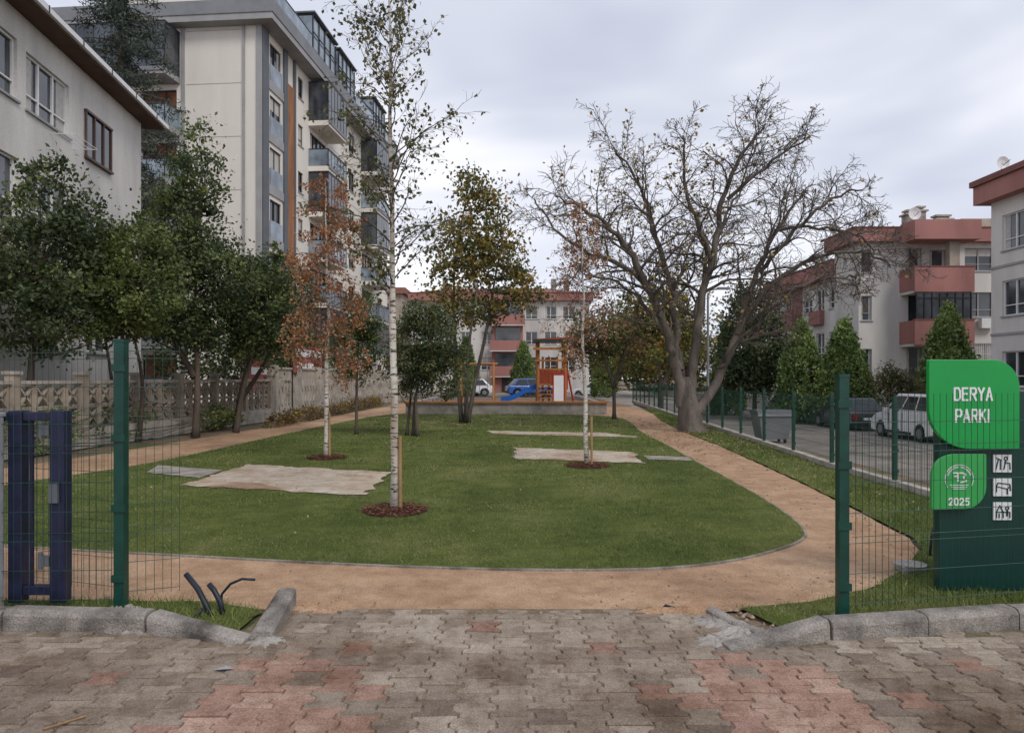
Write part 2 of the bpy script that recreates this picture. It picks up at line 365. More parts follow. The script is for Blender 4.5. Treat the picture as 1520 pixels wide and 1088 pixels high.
def kerb(name,pts,w=.13,h=.12,seg=.75,h1=None):
    b=B(); h1=h if h1 is None else h1
    tot=sum(math.dist(pts[i],pts[i+1]) for i in range(len(pts)-1)); acc=0
    for i in range(len(pts)-1):
        p=np.array(pts[i],float); q=np.array(pts[i+1],float); d=q-p; l=np.linalg.norm(d); d/=l; nn=np.array([-d[1],d[0]])
        k=max(1,round(l/seg))
        for j in range(k):
            s0=l*j/k+.004; s1=l*(j+1)/k-.004; secs=[]; off=random.gauss(0,.004); oz=random.gauss(0,.003)
            ns=5
            for q_ in range(ns):
                s=s0+(s1-s0)*q_/(ns-1)
                c=p+d*s+nn*off; hh=h+(h1-h)*((acc+s)/tot)+oz; e=random.gauss(0,.0028)
                prof=[(0,-.06),(0+e,hh-.035),(.012+e,hh-.012+e),(.035,hh+e),(w-.015,hh),(w,hh-.015),(w,-.06)]
                secs+=[(c[0]+nn[0]*o,c[1]+nn[1]*o,z) for o,z in prof]
            m=7
            fs=[(q_*m+t,q_*m+t+1,(q_+1)*m+t+1,(q_+1)*m+t)[::-1] for q_ in range(ns-1) for t in range(m-1)]
            b.add(secs,fs+[tuple(range(m)),tuple(range((ns-1)*m,ns*m))[::-1]])
        acc+=l
    return single(name,b,'kerb',bevel=.004)
kerb('kerb',[(-9,4.55),(-3.24,4.49),(-2.3,4.42)])
kerb('kerb',[(-2.29,4.42),(-1.62,4.24)],h=.12,h1=.02)
kerb('kerb',[(-1.60,4.3),(-1.66,4.98)][::-1],w=.14,h=.115,h1=.05)
kerb('kerb',[(1.28,4.14),(1.94,4.30)],h=.01,h1=.12)
kerb('kerb',[(1.945,4.30),(3.24,4.52),(9,5.0)])
kerb('kerb',[(1.42,4.86),(1.60,4.35)][::-1],w=.1,h=.02,h1=.03,seg=.3)
def blob(name,cx,cy,rx,ry,hz,m,seed=0):
    r=random.Random(seed); b=B(); rings=7; n=28; vs=[(cx,cy,hz-.01)]; fs=[]
    off=[1+.25*math.sin(2*t+seed)+r.uniform(-.16,.16) for t in range(n)]
    for k in range(1,rings+1):
        f=k/rings
        for i in range(n):
            t=2*math.pi*i/n; vs.append((cx+rx*f*off[i]*math.cos(t),cy+ry*f*off[i]*math.sin(t),hz*(1-f*f)-.012+(r.uniform(-.008,.008) if k<rings else 0)))
    for i in range(n): fs.append((0,1+i,1+(i+1)%n))
    for k in range(rings-1):
        for i in range(n):
            a=1+k*n+i; c=1+k*n+(i+1)%n; fs.append((a,a+n,c+n,c))
    b.add(vs,fs); return single(name,b,m)
blob('mortar_spill',-2.36,4.5,.16,.1,.05,'conc',1); blob('mortar_spill',1.45,4.45,.2,.16,.035,'conc',2); blob('mortar_spill',2.05,4.4,.17,.08,.04,'conc',5)
blob('mortar_spill',1.32,4.62,.16,.14,.03,'conc',9); blob('mortar_spill',1.25,4.3,.16,.10,.028,'conc',11)
blob('mortar_spill',-1.5,4.3,.13,.10,.03,'conc',8); blob('post_footing',2.18,4.67,.12,.1,.05,'conc',4)
blob('post_footing',-2.69,4.87,.12,.1,.05,'conc',6)
blob('sand_heap',1.15,4.86,.3,.09,.035,'sand',12); blob('sand_heap',-1.35,4.9,.25,.08,.03,'sand',13)
o=Obj('electrical_conduits')
o('pipe_1','pipe').poly([(-2.02,4.75,-.02),(-2.06,4.77,.06),(-2.14,4.82,.16),(-2.24,4.86,.25)],[.019]*4,10)
o('pipe_2','pipe').poly([(-1.95,4.78,-.02),(-1.98,4.8,.08),(-2.03,4.82,.15),(-2.07,4.83,.19)],[.018]*4,10)
o('pipe_3','pipe').poly([(-2.02,4.9,-.02),(-2.01,4.9,.1),(-1.95,4.9,.17),(-1.87,4.9,.205),(-1.78,4.9,.20)],[.009]*5,8)
o('pipe_4','pipe').poly([(-2.13,4.66,-.01),(-2.08,4.67,.03),(-2.05,4.69,.07)],[.012]*3,8)
o.done(smooth=('pipe_1','pipe_2','pipe_3','pipe_4'))
b=B(); b.poly([(1.02,4.86,.0),(1.06,4.88,.03),(1.12,4.86,.015),(1.2,4.87,.0)],[.008]*4,8); b.poly([(3.75,6.35,.0),(3.8,6.4,.2),(3.95,6.5,.35),(4.1,6.55,.4)],[.012]*4,8)
single('loose_cable',b,'pipe',smooth=True)

def scatter(name,regions,m,leaf=False):
    b=B()
    for (x0,x1,y0,y1,n,s0,s1) in regions:
        for _ in range(n):
            x=random.uniform(x0,x1); y=random.uniform(y0,y1); s=random.uniform(s0,s1); a=random.uniform(0,6.28); r=random.random()
            if leaf:
                z=.03 if y>5.9 else .012; c,sn=math.cos(a)*s,math.sin(a)*s; t=[random.uniform(-.012,.015) for _ in range(4)]
                b.add([(x+c,y+sn,z+t[0]),(x-sn*.6,y+c*.6,z+t[1]),(x-c,y-sn,z+t[2]),(x+sn*.6,y-c*.6,z+t[3])],[(0,1,2,3)],r)
            else:
                z=-.012; vs=[(x+s*math.cos(a+k*1.2566)*random.uniform(.7,1.1),y+s*math.sin(a+k*1.2566)*random.uniform(.7,1.1),z) for k in range(5)]+[(x,y,z+s*random.uniform(.7,1.1))]
                b.add(vs,[(k,(k+1)%5,5) for k in range(5)],r)
    b.obj(name,M[m],None,attr=True)
scatter('path_gravel',[(-4,3,4.85,5.85,600,.003,.008),(.6,3,4.8,5.8,120,.006,.02),(3.3,4.1,6,12,260,.006,.02),(3.6,5,12,22,200,.01,.03),(-1.6,1.35,4.3,4.9,260,.006,.015),(1,2.2,4.4,4.9,160,.006,.022)],'pebble')
scatter('fallen_leaves',[(-6,3.3,6.3,14,50,.012,.022),(-5,3.6,14,22,220,.018,.035),(-5,5,22,30,1300,.03,.055),(3.8,6.2,14,25,800,.025,.05),(4.3,5.6,7,14,60,.015,.03),(-2,3,4.6,5.9,18,.01,.02)],'lf_fallen',True)
b=B(); b.add([(-1.63,3.86,.006),(-1.57,3.83,.02),(-1.52,3.87,.008),(-1.57,3.9,.012)],[(0,1,2,3)]); single('paper_litter',b,'greybox')
b=B(); b.poly([(-2.12,3.2,.01),(-2.0,3.32,.012)],[.006,.005],6); single('wood_stick',b,'stake')

# ------------------------------------------------------------ fences
def wirepanel(b,p,q,z0,z1,sp=.05,r=.0021,hs=.2,zf=None):
    p=np.array(p,float); q=np.array(q,float); l=np.linalg.norm(q-p); d=(q-p)/l; nn=np.array([d[1],-d[0]]); n=int(l/sp)
    for i in range(n+1):
        c=p+d*(l*i/n)
        b.poly([(c[0],c[1],z0),(c[0],c[1],z1)],[r,r],4,False)
    z=z0+.03
    while z<z1-.01:
        b.poly([(p[0]+nn[0]*r*2,p[1]+nn[1]*r*2,z),(q[0]+nn[0]*r*2,q[1]+nn[1]*r*2,z)],[r*1.2]*2,4,False); z+=hs
        if abs((z-z0)%.6)<.21:
            b.poly([(p[0]+nn[0]*.03,p[1]+nn[1]*.03,z-.15),(q[0]+nn[0]*.03,q[1]+nn[1]*.03,z-.15)],[r*1.2]*2,4,False)
def post(o,x,y,z0,z1,w=.03,part='posts',m='green'):
    o(part,m).box(x-w,x+w,y-w,y+w,z0,z1); o(part,m).box(x-w-.004,x+w+.004,y-w-.004,y+w+.004,z1,z1+.02)
    for k in range(4):
        z=z0+.2+k*(z1-z0-.4)/3; o('clips',m).box(x-w-.012,x+w+.012,y-w-.012,y-w,z,z+.05)
o=Obj('wire_mesh_fence')
post(o,2.18,4.67,.0,1.60,.032); post(o,4.55,5.17,0,1.6,.034)
wirepanel(o('mesh','green'),(2.23,4.68),(4.5,5.16),.07,1.49)
wirepanel(o('mesh','green'),(4.6,5.18),(5.55,5.6),.07,1.49)
o.done()
o=Obj('wire_mesh_fence')
post(o,-2.69,4.87,.0,1.84,.034)
wirepanel(o('mesh','green'),(-2.64,4.87),(-2.34,4.98),.1,1.82)
wirepanel(o('mesh_back','green'),(-2.74,4.95),(-4.4,5.5),.1,1.82,.055,.0018)
post(o,-4.45,5.55,0,1.84,.03)
wirepanel(o('mesh_back','green'),(-4.5,5.6),(-7.5,7.2),.1,1.82,.055,.0018)
o.done()
o=Obj('wire_mesh_fence')
wirepanel(o('mesh','green'),(-2.74,4.84),(-5.2,4.75),.05,1.40)
o.done()
o=Obj('metal_gate')
for x,w in ((-3.13,.05),(-3.42,.045)):
    o('frame','navy').box(x-w,x+w,4.86,4.95,.05,1.37)
o('frame','navy').box(-4.6,-3.472,4.87,4.94,1.30,1.36); o('frame','navy').box(-3.37,-3.182,4.87,4.94,1.30,1.36)
o('frame','navy').box(-3.37,-3.182,4.87,4.94,.10,.16)
o('bars','navy').box(-3.335,-3.315,4.89,4.91,.16,1.30)
for z in (.30,1.2): o('hinges','dgrey').box(-3.25,-3.182,4.855,4.90,z,z+.07); o('hinges','dgrey').tube((-3.24,4.86,z-.02),(-3.24,4.86,z+.10),.014)
o('lock','dgrey').box(-3.17,-3.11,4.835,4.858,.74,.88)
o.done(bevel={'frame':.004})
o=Obj('electrical_cabinet')
o('body','greybox').box(-4.0,-3.475,4.72,4.84,.1,1.33); o('door','greybox').box(-3.95,-3.53,4.705,4.72,.16,1.27); o('roof','greybox').box(-4.02,-3.47,4.69,4.86,1.33,1.36)
o('plinth','conc').box(-4.0,-3.475,4.73,4.84,0,.1); o('handle','dframe').box(-3.58,-3.56,4.69,4.705,.7,.82)
o.done(bevel={'body':.006,'roof':.006,'door':.003})
def fx(y): return np.interp(y,[5,10.6,12.4,14.6,16.8,21,30,48],[5.55,5.63,5.66,5.84,6.0,6.28,6.85,8.1])
o=Obj('park_side_fence'); yy=6.1; ysq=[]
while yy<48: ysq.append(yy); yy+=2.15
for i,y in enumerate(ysq):
    x=fx(y); post(o,x,y,.0,1.30,.028)
    if i+1<len(ysq):
        y1=ysq[i+1]; x1=fx(y1)
        wirepanel(o('mesh','green'),(x,y+.04),(x1,y1-.04),.14,1.24,.055 if y<25 else .11,.0021 if y<20 else .0028)
        o('plinth','concl').hexa([(x-.07,y,-.06),(x+.07,y,-.25),(x1+.07,y1,-.25),(x1-.07,y1,-.06),(x-.07,y,.09),(x+.07,y,.09),(x1+.07,y1,.09),(x1-.07,y1,.09)])
o.done()

# ------------------------------------------------------------ sign
def petal(x0,x1,z0,z1,rads):
    pts=[]; cs=[(x0,z1,rads[0],180,90),(x1,z1,rads[1],90,0),(x1,z0,rads[2],0,-90),(x0,z0,rads[3],-90,-180)]
    for cx,cz,r,a0,a1 in cs:
        sx=1 if cx==x0 else -1; sz=1 if cz==z0 else -1
        for k in range(13):
            a=math.radians(a0+(a1-a0)*k/12); pts.append((cx+sx*r+r*math.cos(a),cz+sz*r+r*math.sin(a)))
    return pts
sg=Obj('park_sign'); Y=5.27
GL={'D':[[(0,0),(0,1),(.55,1),(.8,.75),(.8,.25),(.55,0),(0,0)]],'E':[[(.7,1),(0,1),(0,0),(.7,0)],[(0,.52),(.6,.52)]],
 'R':[[(0,0),(0,1),(.6,1),(.78,.88),(.78,.62),(.6,.5),(0,.5)],[(.42,.5),(.8,0)]],'Y':[[(0,1),(.4,.5),(.8,1)],[(.4,.5),(.4,0)]],
 'A':[[(0,0),(.4,1),(.8,0)],[(.16,.32),(.64,.32)]],'P':[[(0,0),(0,1),(.6,1),(.78,.88),(.78,.6),(.6,.46),(0,.46)]],
 'K':[[(0,0),(0,1)],[(.75,1),(.05,.45)],[(.28,.63),(.8,0)]],'I':[[(.1,0),(.1,1)]],
 '2':[[(0,.8),(.15,1),(.55,1),(.7,.8),(.7,.62),(0,0),(.72,0)]],'0':[[(.15,0),(0,.2),(0,.8),(.15,1),(.55,1),(.7,.8),(.7,.2),(.55,0),(.15,0)]],
 '5':[[(.7,1),(.08,1),(.04,.55),(.5,.6),(.7,.42),(.7,.15),(.52,0),(0,.02)]]}
def letters(b,s,cx,cz,h,w,th,y0,y1,gap=.32):
    widths=[(.2 if c=='I' else .8)*w for c in s]; tot=sum(widths)+gap*w*(len(s)-1); x=cx-tot/2
    for c,wd in zip(s,widths):
        for si,st in enumerate(GL[c]):
            for i in range(len(st)-1):
                a=np.array([x+st[i][0]*w,cz-h/2+st[i][1]*h]); q=np.array([x+st[i+1][0]*w,cz-h/2+st[i+1][1]*h]); d=(q-a)/np.linalg.norm(q-a); nn=np.array([-d[1],d[0]])*th/2; a=a-d*th*.45; q=q+d*th*.45
                e=.0002*(i+3*si)
                b.prism([tuple(a+nn),tuple(a-nn),tuple(q-nn),tuple(q+nn)],lambda p,sd:(p[0],(y0-e if sd==0 else y1),p[1]))
        x+=wd+gap*w
sg('body','signd').box(3.20,4.12,Y+.03,Y+.11,.0,1.50)
sg('main_panel','signg').prism(petal(3.09,3.76,1.07,1.73,(.012,.2,.012,.3)),lambda p,s:(p[0],Y-.03+.04*s,p[1]))
sg('logo_panel','signl').prism(petal(3.12,3.525,.62,1.03,(.17,.012,.17,.012)),lambda p,s:(p[0],Y-.015+.03*s,p[1]))
letters(sg('label_name','paintw'),'DERYA',3.415,1.475,.088,.050,.0135,Y-.034,Y-.0305,.38)
letters(sg('label_park','paintw'),'PARKI',3.41,1.315,.088,.050,.0135,Y-.034,Y-.0305,.38)
letters(sg('label_year','paintw'),'2025',3.32,.677,.048,.036,.009,Y-.019,Y-.0155)
for k,(z0) in enumerate((.89,.712,.534)):
    sg('icons','paintw').box(3.60,3.735,Y+.018,Y+.0295,z0,z0+.132)
ic=sg('icon_symbols','signd'); yi=Y+.0125
def st_(x0,z0,x1,z1,th=.006):
    a=np.array([3.60+x0,z0]); q=np.array([3.60+x1,z1]); d=(q-a)/np.linalg.norm(q-a); nn=np.array([-d[1],d[0]])*th/2
    ic.prism([tuple(a+nn),tuple(a-nn),tuple(q-nn),tuple(q+nn)],lambda p,s:(p[0],yi+.005*s,p[1]))
def ring(cx,cz,r,th=.006,k=12):
    for i in range(k):
        a0,a1=6.283*i/k,6.283*(i+1)/k; st_(cx+r*math.cos(a0),cz+r*math.sin(a0),cx+r*math.cos(a1),cz+r*math.sin(a1),th)
z=.89; st_(.015,z+.02,.035,z+.10);st_(.015,z+.11,.06,z+.09);st_(.05,z+.02,.05,z+.09);st_(.075,z+.02,.085,z+.07);st_(.085,z+.07,.12,z+.07);ring(.09,z+.105,.012);st_(.085,z+.07,.09,z+.09,.012);st_(.12,z+.07,.122,z+.02)
z=.712; st_(.015,z+.075,.10,z+.055);st_(.10,z+.055,.125,z+.075);st_(.03,z+.10,.12,z+.09);st_(.03,z+.10,.02,z+.075);st_(.02,z+.075,.02,z+.03);st_(.10,z+.055,.10,z+.015);st_(.12,z+.09,.125,z+.04)
z=.534; st_(.02,z+.015,.02,z+.06);st_(.02,z+.06,.045,z+.11);st_(.045,z+.11,.07,z+.06);st_(.07,z+.06,.07,z+.015);st_(.02,z+.06,.12,z+.06);st_(.12,z+.06,.12,z+.015);ring(.10,z+.09,.012);st_(.10,z+.075,.10,z+.03,.012);st_(.04,z+.015,.04,z+.05)
lb=sg('logo','paintw'); cx,cz=3.32,.845
def ls(x0,z0,x1,z1,th=.006,e=0):
    a=np.array([cx+x0,cz+z0]); q=np.array([cx+x1,cz+z1]); d=(q-a)/np.linalg.norm(q-a); nn=np.array([-d[1],d[0]])*th/2
    lb.prism([tuple(a+nn),tuple(a-nn),tuple(q-nn),tuple(q+nn)],lambda p,s:(p[0],Y-.019-e+(.0035+e)*s,p[1]))
for k in range(48):
    a0=math.radians(k*7.5); a1=a0+math.radians(7.5)
    if 215<k*7.5<325: continue
    ls(.105*math.cos(a0),.105*math.sin(a0),.105*math.cos(a1),.105*math.sin(a1),.004)
for k in range(22):
    a0=math.radians(20+k*6.7); 
    if k==10: continue
    ls(.083*math.cos(a0),.083*math.sin(a0),.095*math.cos(a0),.095*math.sin(a0),.0055,.0002)
ls(-.05,.045,.03,.045,.009);ls(-.01,.045,-.01,-.02,.010,.0003);ls(.02,.045,.05,.035,.009,.0004);ls(.05,.035,.03,.01,.009,.0005);ls(.03,.01,.055,-.015,.009,.0006);ls(.055,-.015,.01,-.025,.009,.0007);ls(-.04,.02,-.01,.02,.008,.0008)
for k in range(3): ls(-.07+.01*k,-.045-.014*k,.07-.01*k,-.045-.014*k,.0045)
sg.done(bevel={'body':.006,'main_panel':.003,'logo_panel':.003})
b=B(); b.poly([(3.32,5.9,.0),(3.32,5.9,.05)],[.12,.13],12); b.poly([(3.2,5.75,.0),(3.2,5.75,.06)],[.03,.03],10); b.poly([(3.2,5.75,.0),(3.2,5.75,.07)],[.02,.02],10); single('drain_cover',b,'conc')

# ------------------------------------------------------------ trees
def nrm(v): return v/(np.linalg.norm(v)+1e-9)
def leaves(name,P,size,m,parent,aspect=.6,sd=.3,up=0.0,rn=None):
    n=len(P); P=np.asarray(P)
    a=rng.normal(size=(n,3)); a[:,2]-=up; a/=np.linalg.norm(a,axis=1,keepdims=True)
    c=rng.normal(size=(n,3)); b_=np.cross(a,c); b_/=np.linalg.norm(b_,axis=1,keepdims=True); nn=np.cross(a,b_)
    s=size*rng.uniform(1-sd,1+sd,(n,1)); w=s*aspect
    V=np.stack([P-a*s*.5,P+b_*w*.5+nn*w*.15,P+a*s*.5,P-b_*w*.5+nn*w*.15],1).reshape(-1,3)
    r=np.repeat(np.clip(rng.normal(.5,.22,n) if rn is None else rn,0,1),4)
    raw_mesh(name,V,np.arange(len(V)).reshape(-1,4),M[m],parent,rnd=r)
def vec(*a): return np.array(a,float)
def grow(bd,tips,p,d,Ln,r,lvl,C):
    k=max(2,int(Ln/C['seg'][min(lvl,len(C['seg'])-1)])); pts=[p]; ra=[r]; dirs=[d]
    rend=max(r*C.get('taper',.35),C['rmin']*.7)
    for i in range(k):
        d=nrm(d+rng.normal(size=3)*C['wob']+vec(0,0,C['trop'][min(lvl,len(C['trop'])-1)]))
        p=p+d*(Ln/k); pts.append(p); dirs.append(d); ra.append(r+(rend-r)*(i+1)/k)
    if bd is not None: bd.poly(pts,ra,C['sides'][min(lvl,len(C['sides'])-1)],False)
    spawn(bd,tips,pts,ra,dirs,Ln,lvl,C)
def spawn(bd,tips,pts,ra,dirs,Ln,lvl,C,t0=None):
    if lvl>=C['leaflvl']:
        for q in pts[1:]: tips.append(q)
    if lvl<C['max']:
        nc=C['nc'][min(lvl,len(C['nc'])-1)]; t0=C['t0'] if t0 is None else t0
        for j in range(nc):
            t=t0+(1-t0)*(j+rng.random())/nc; f=t*(len(pts)-1); i=min(int(f),len(pts)-2); q=pts[i]+(pts[i+1]-pts[i])*(f-i)
            dd=dirs[i+1]; ax=nrm(np.cross(dd,rng.normal(size=3))); an=math.radians(rng.uniform(*C['ang']))
            nd=nrm(dd*math.cos(an)+ax*math.sin(an)); rr=max(C['rmin'],(ra[i]+(ra[i+1]-ra[i])*(f-i))*C['rr'])
            grow(bd,tips,q,nd,Ln*C['lr'][min(lvl,len(C['lr'])-1)]*rng.uniform(.65,1.15)*(1.15-.5*t),rr,lvl+1,C)
def curve(pts,n=6):
    pts=[vec(*p) for p in pts]; out=[]
    for i in range(len(pts)-1):
        p0=pts[max(i-1,0)];p1=pts[i];p2=pts[i+1];p3=pts[min(i+2,len(pts)-1)]
        for k in range(n):
            t=k/n; out.append(.5*((2*p1)+(-p0+p2)*t+(2*p0-5*p1+4*p2-p3)*t*t+(-p0+3*p1-3*p2+p3)*t**3))
    out.append(pts[-1]); return out
def bare_tree():
    e=empty('bare_tree'); bd=B(); tips=[]
    C=dict(seg=[.3,.22,.17,.12],wob=.22,trop=[0,.0,-.02,-.02],sides=[8,5,4,3],nc=[14,8,6,4],t0=.12,ang=(28,68),rr=.5,lr=[.42,.5,.5,.45],rmin=.0075,leaflvl=3,max=3,taper=.25)
    limbs=[([(5.05,21,.75),(4.85,20.9,1.9),(4.5,20.7,3.0),(3.7,20.4,4.6),(3.1,20.1,5.5),(2.2,19.8,6.2),(1.2,19.6,6.6)],.17),
           ([(5.2,21.1,.9),(5.0,21.4,2.6),(4.9,21.8,4.4),(4.4,22.2,6.2),(4.1,22.5,7.6),(3.3,22.6,8.8)],.14),
           ([(5.3,21,.95),(5.45,21,2.4),(5.65,21.1,3.8),(6.0,20.9,5.4),(6.2,20.7,7.0),(6.8,20.5,8.2),(7.3,20.4,8.9)],.16),
           ([(5.5,21,.6),(6.1,21.1,1.5),(6.8,21.3,3.0),(7.5,21.5,4.9),(8.4,21.8,6.5),(9.2,22,7.4)],.16),
           ([(6.75,21.2,2.9),(7.5,20.9,4.2),(8.7,20.5,5.0),(9.9,20.2,5.2),(10.7,20.0,4.7)],.085),
           ([(3.95,20.5,4.2),(3.1,20.9,5.0),(2.2,21.4,5.4),(1.3,21.9,6.2),(.7,22.2,7.2)],.08),
           ([(5.85,20.9,5.1),(5.3,20.4,6.2),(4.9,20.1,7.3),(4.8,19.9,8.4)],.075),
           ([(5.45,21.1,2.4),(5.8,22.0,4.0),(6.5,22.8,5.6),(7.2,23.3,7.2),(8.0,23.8,8.4)],.10),
           ([(7.5,21.5,4.8),(8.5,21.2,6.0),(9.5,21.0,6.9),(10.3,20.8,7.1)],.07),
           ([(5.0,20.9,1.8),(4.3,21.8,3.6),(3.4,22.7,4.6),(2.3,23.3,5.0)],.08),
           ([(6.3,20.7,6.8),(7.2,20.2,7.6),(8.3,19.9,8.3)],.06),
           ([(8.2,21.7,6.1),(9.2,21.2,6.1),(10.2,21.0,5.8),(10.9,20.9,5.2)],.05),
           ([(6.2,21.1,1.9),(7.2,20.2,3.4),(8.4,19.6,4.3),(9.4,19.3,4.3)],.06)]
    bd.poly(curve([(5.35,21,-.1),(5.3,21,.12),(5.28,21,.45),(5.22,21,.95),(5.2,21.05,1.6)],3),list(np.interp(np.linspace(0,1,13),[0,.1,.3,.6,1],[.58,.44,.37,.33,.16])),12)
    for pts,r in limbs:
        c=curve(pts,5); k=len(c); c=[q+rng.normal(0,.035,3)*(1 if 0<i<k-1 else 0) for i,q in enumerate(c)]
        ra=list(np.linspace(r,.022,len(c))); bd.poly(c,ra,8,False)
        dirs=[nrm(c[min(i+1,len(c)-1)]-c[max(i-1,0)]) for i in range(len(c))]
        Ln=sum(np.linalg.norm(c[i+1]-c[i]) for i in range(len(c)-1)); 
        C['nc'][0]=int(5+Ln*2.1)
        C2=dict(C); C2['lr']=[2.3/Ln if Ln>5 else 1.8/Ln,.5,.5,.5]
        spawn(bd,tips,c,ra,dirs,Ln,0,C2,.33 if r>.12 else .15)
    bd.obj('trunk_and_branches',M['bark'],e,smooth=True)
    T=np.array(tips); pr=.018+.13*np.exp(-((T[:,0]-4.2)/2.4)**2); k=rng.random(len(T))<pr; Tl=T[k]
    leaves('leaves',Tl+rng.normal(0,.06,Tl.shape),.12,'lf_yellow',e,.7)
bare_tree()

def birch(name,x,y,h,r,z0,blen,nb,leafm,leafsz,nleaf,droop):
    e=empty(name); bd=B(); wb=B(); tips=[]
    n=16; c=[]; px,py=0,0
    for i in range(n+1):
        px+=rng.normal(0,.006); py+=rng.normal(0,.006); c.append(vec(x+px*i**.5,y+py*i**.5,h*i/n-.03*(i==0)))
    bd.poly(c,[max(.006,r*(1-.93*(i/n)**1.1))*(1.25 if i==0 else 1) for i in range(n+1)],10); bd.obj('trunk',M['birch'],e,smooth=True)
    C=dict(seg=[.2,.12,.08],wob=.15,trop=[.02,droop,droop*1.6],sides=[5,3,3],nc=[0,8,4],t0=.12,ang=(20,55),rr=.5,lr=[1,.42,.5],rmin=.0022,leaflvl=2,max=3,taper=.3)
    for j in range(nb):
        t=z0+(h*.98-z0)*(j+rng.random())/nb; f=t/h*n; i=min(int(f),n-1); q=c[i]+(c[i+1]-c[i])*(f-i)
        a=rng.uniform(0,2*math.pi); el=math.radians(rng.uniform(25,58)); d=vec(math.cos(a)*math.cos(el),math.sin(a)*math.cos(el),math.sin(el))
        rel=(t-z0)/(h-z0); ln=blen*(1.1-.7*rel)*rng.uniform(.6,1.15)*min(1,.45+rel*3)
        grow(wb,tips,q,d,ln,.009*(1.2-rel)+.002,1,C)
    wb.obj('branches',M['barkb'],e)
    T=np.array(tips); P=T[rng.integers(0,len(T),nleaf)]+rng.normal(0,.035,(nleaf,3)); P[:,2]-=rng.uniform(0,.08,nleaf)
    leaves('leaves',P,leafsz,leafm,e,up=.8,aspect=.75)
    mb=B(); 
    for _ in range(900):
        a=rng.uniform(0,6.28); rr=.40*math.sqrt(rng.random())*rng.uniform(.85,1.12); qx,qy=x+rr*math.cos(a),y+rr*math.sin(a); s=rng.uniform(.01,.028); b0=rng.uniform(0,6.28)
        z=.02+.035*max(0,1-(rr/.45)**2)+rng.uniform(0,.02); cx,sy=math.cos(b0)*s,math.sin(b0)*s
        mb.add([(qx+cx,qy+sy,z+rng.uniform(-.01,.01)),(qx-sy*.5,qy+cx*.5,z),(qx-cx,qy-sy,z+rng.uniform(-.01,.01)),(qx+sy*.5,qy-cx*.5,z+.004)],[(0,1,2,3)],rng.random())
    k=24; mb.add([(x,y,.05)]+[(x+.39*math.cos(6.283*i/k)*rng.uniform(.93,1.05),y+.39*math.sin(6.283*i/k)*rng.uniform(.93,1.05),.012) for i in range(k)],[(0,1+i,1+(i+1)%k) for i in range(k)],.2)
    mb.obj('mulch_ring',M['mulch'],e,attr=True)
    st=B(); st.poly([(x+.075,y-.05,-.02),(x+.07,y-.05,.9)],[.022,.02],8); st.poly([(x-.045,y,.83),(x+.075,y-.06,.84),(x+.075,y-.04,.83)],[.008]*3,6); st.obj('stake',M['stake'],e)
birch('birch_tree',-1.40,8.45,7.5,.052,2.5,1.15,66,'lf_birch',.055,2700,-.05)
birch('birch_tree',-3.67,14,5.5,.055,1.9,1.3,56,'lf_orange',.06,5200,-.24)
birch('birch_tree',1.35,12.7,4.75,.045,1.7,.9,44,'lf_orange',.05,1500,-.12)

def leafy(name,base,stems,blobs,ncl,lpc,lsz,leafmat,barkm='barkb',r=.09,cl=.28,nbr=70,aspect=.6,m2=None,hollow=.45,twig=True,f2=.25):
    e=empty(name); bd=B()
    S_=[]
    for pts in stems:
        c=curve(pts,4); bd.poly(c,[max(.012,r*(1-.75*i/(len(c)-1)))*(1.3 if i==0 else 1) for i in range(len(c))],8); S_+=c[len(c)//3:]
    S_=np.array(S_)
    vol=np.array([b[3]*b[4]*b[5] for b in blobs])**.7; pr=vol/vol.sum(); idx=rng.choice(len(blobs),ncl,p=pr)
    bl=np.array(blobs)[idx]; d=rng.normal(size=(ncl,3)); d/=np.linalg.norm(d,axis=1,keepdims=True)
    rad=rng.uniform(hollow,1.12,(ncl,1))**.6
    Cc=bl[:,:3]+d*rad*bl[:,3:]
    for k in range(min(nbr,ncl)):
        t=Cc[k]; s=S_[S_[:,2]<t[2]+.1] if (S_[:,2]<t[2]+.1).any() else S_
        dist=np.linalg.norm(s-t,axis=1)+rng.uniform(0,.5,len(s)); q=s[dist.argmin()]
        mid=(q+t)/2+rng.normal(0,.12,3)*np.linalg.norm(t-q)*.5
        c=curve([q,mid,t],3); bd.poly(c,list(np.linspace(r*.32,.006,len(c))),4,False)
    bd.obj('trunk_and_branches',M[barkm],e,smooth=True)
    csz=rng.uniform(.45,1.35,ncl)*cl; cnt=(lpc*rng.uniform(.4,1.4,ncl)).astype(int)
    P=np.repeat(Cc,cnt,0); s=np.repeat(csz,cnt)[:,None]; g=rng.normal(size=P.shape)*vec(1,1,.75); P=P+g*s*.55
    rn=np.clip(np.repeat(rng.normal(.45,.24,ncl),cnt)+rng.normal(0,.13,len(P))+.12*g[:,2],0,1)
    P[:,2]=np.maximum(P[:,2],base[2]+.05)
    if m2:
        kk=rng.random(ncl)<f2; k=np.repeat(kk,cnt)^(rng.random(len(P))<.12); leaves('leaves_turning',P[k],lsz,m2,e,aspect,rn=rn[k]); P=P[~k]; rn=rn[~k]
    leaves('leaves',P,lsz,leafmat,e,aspect,rn=rn)

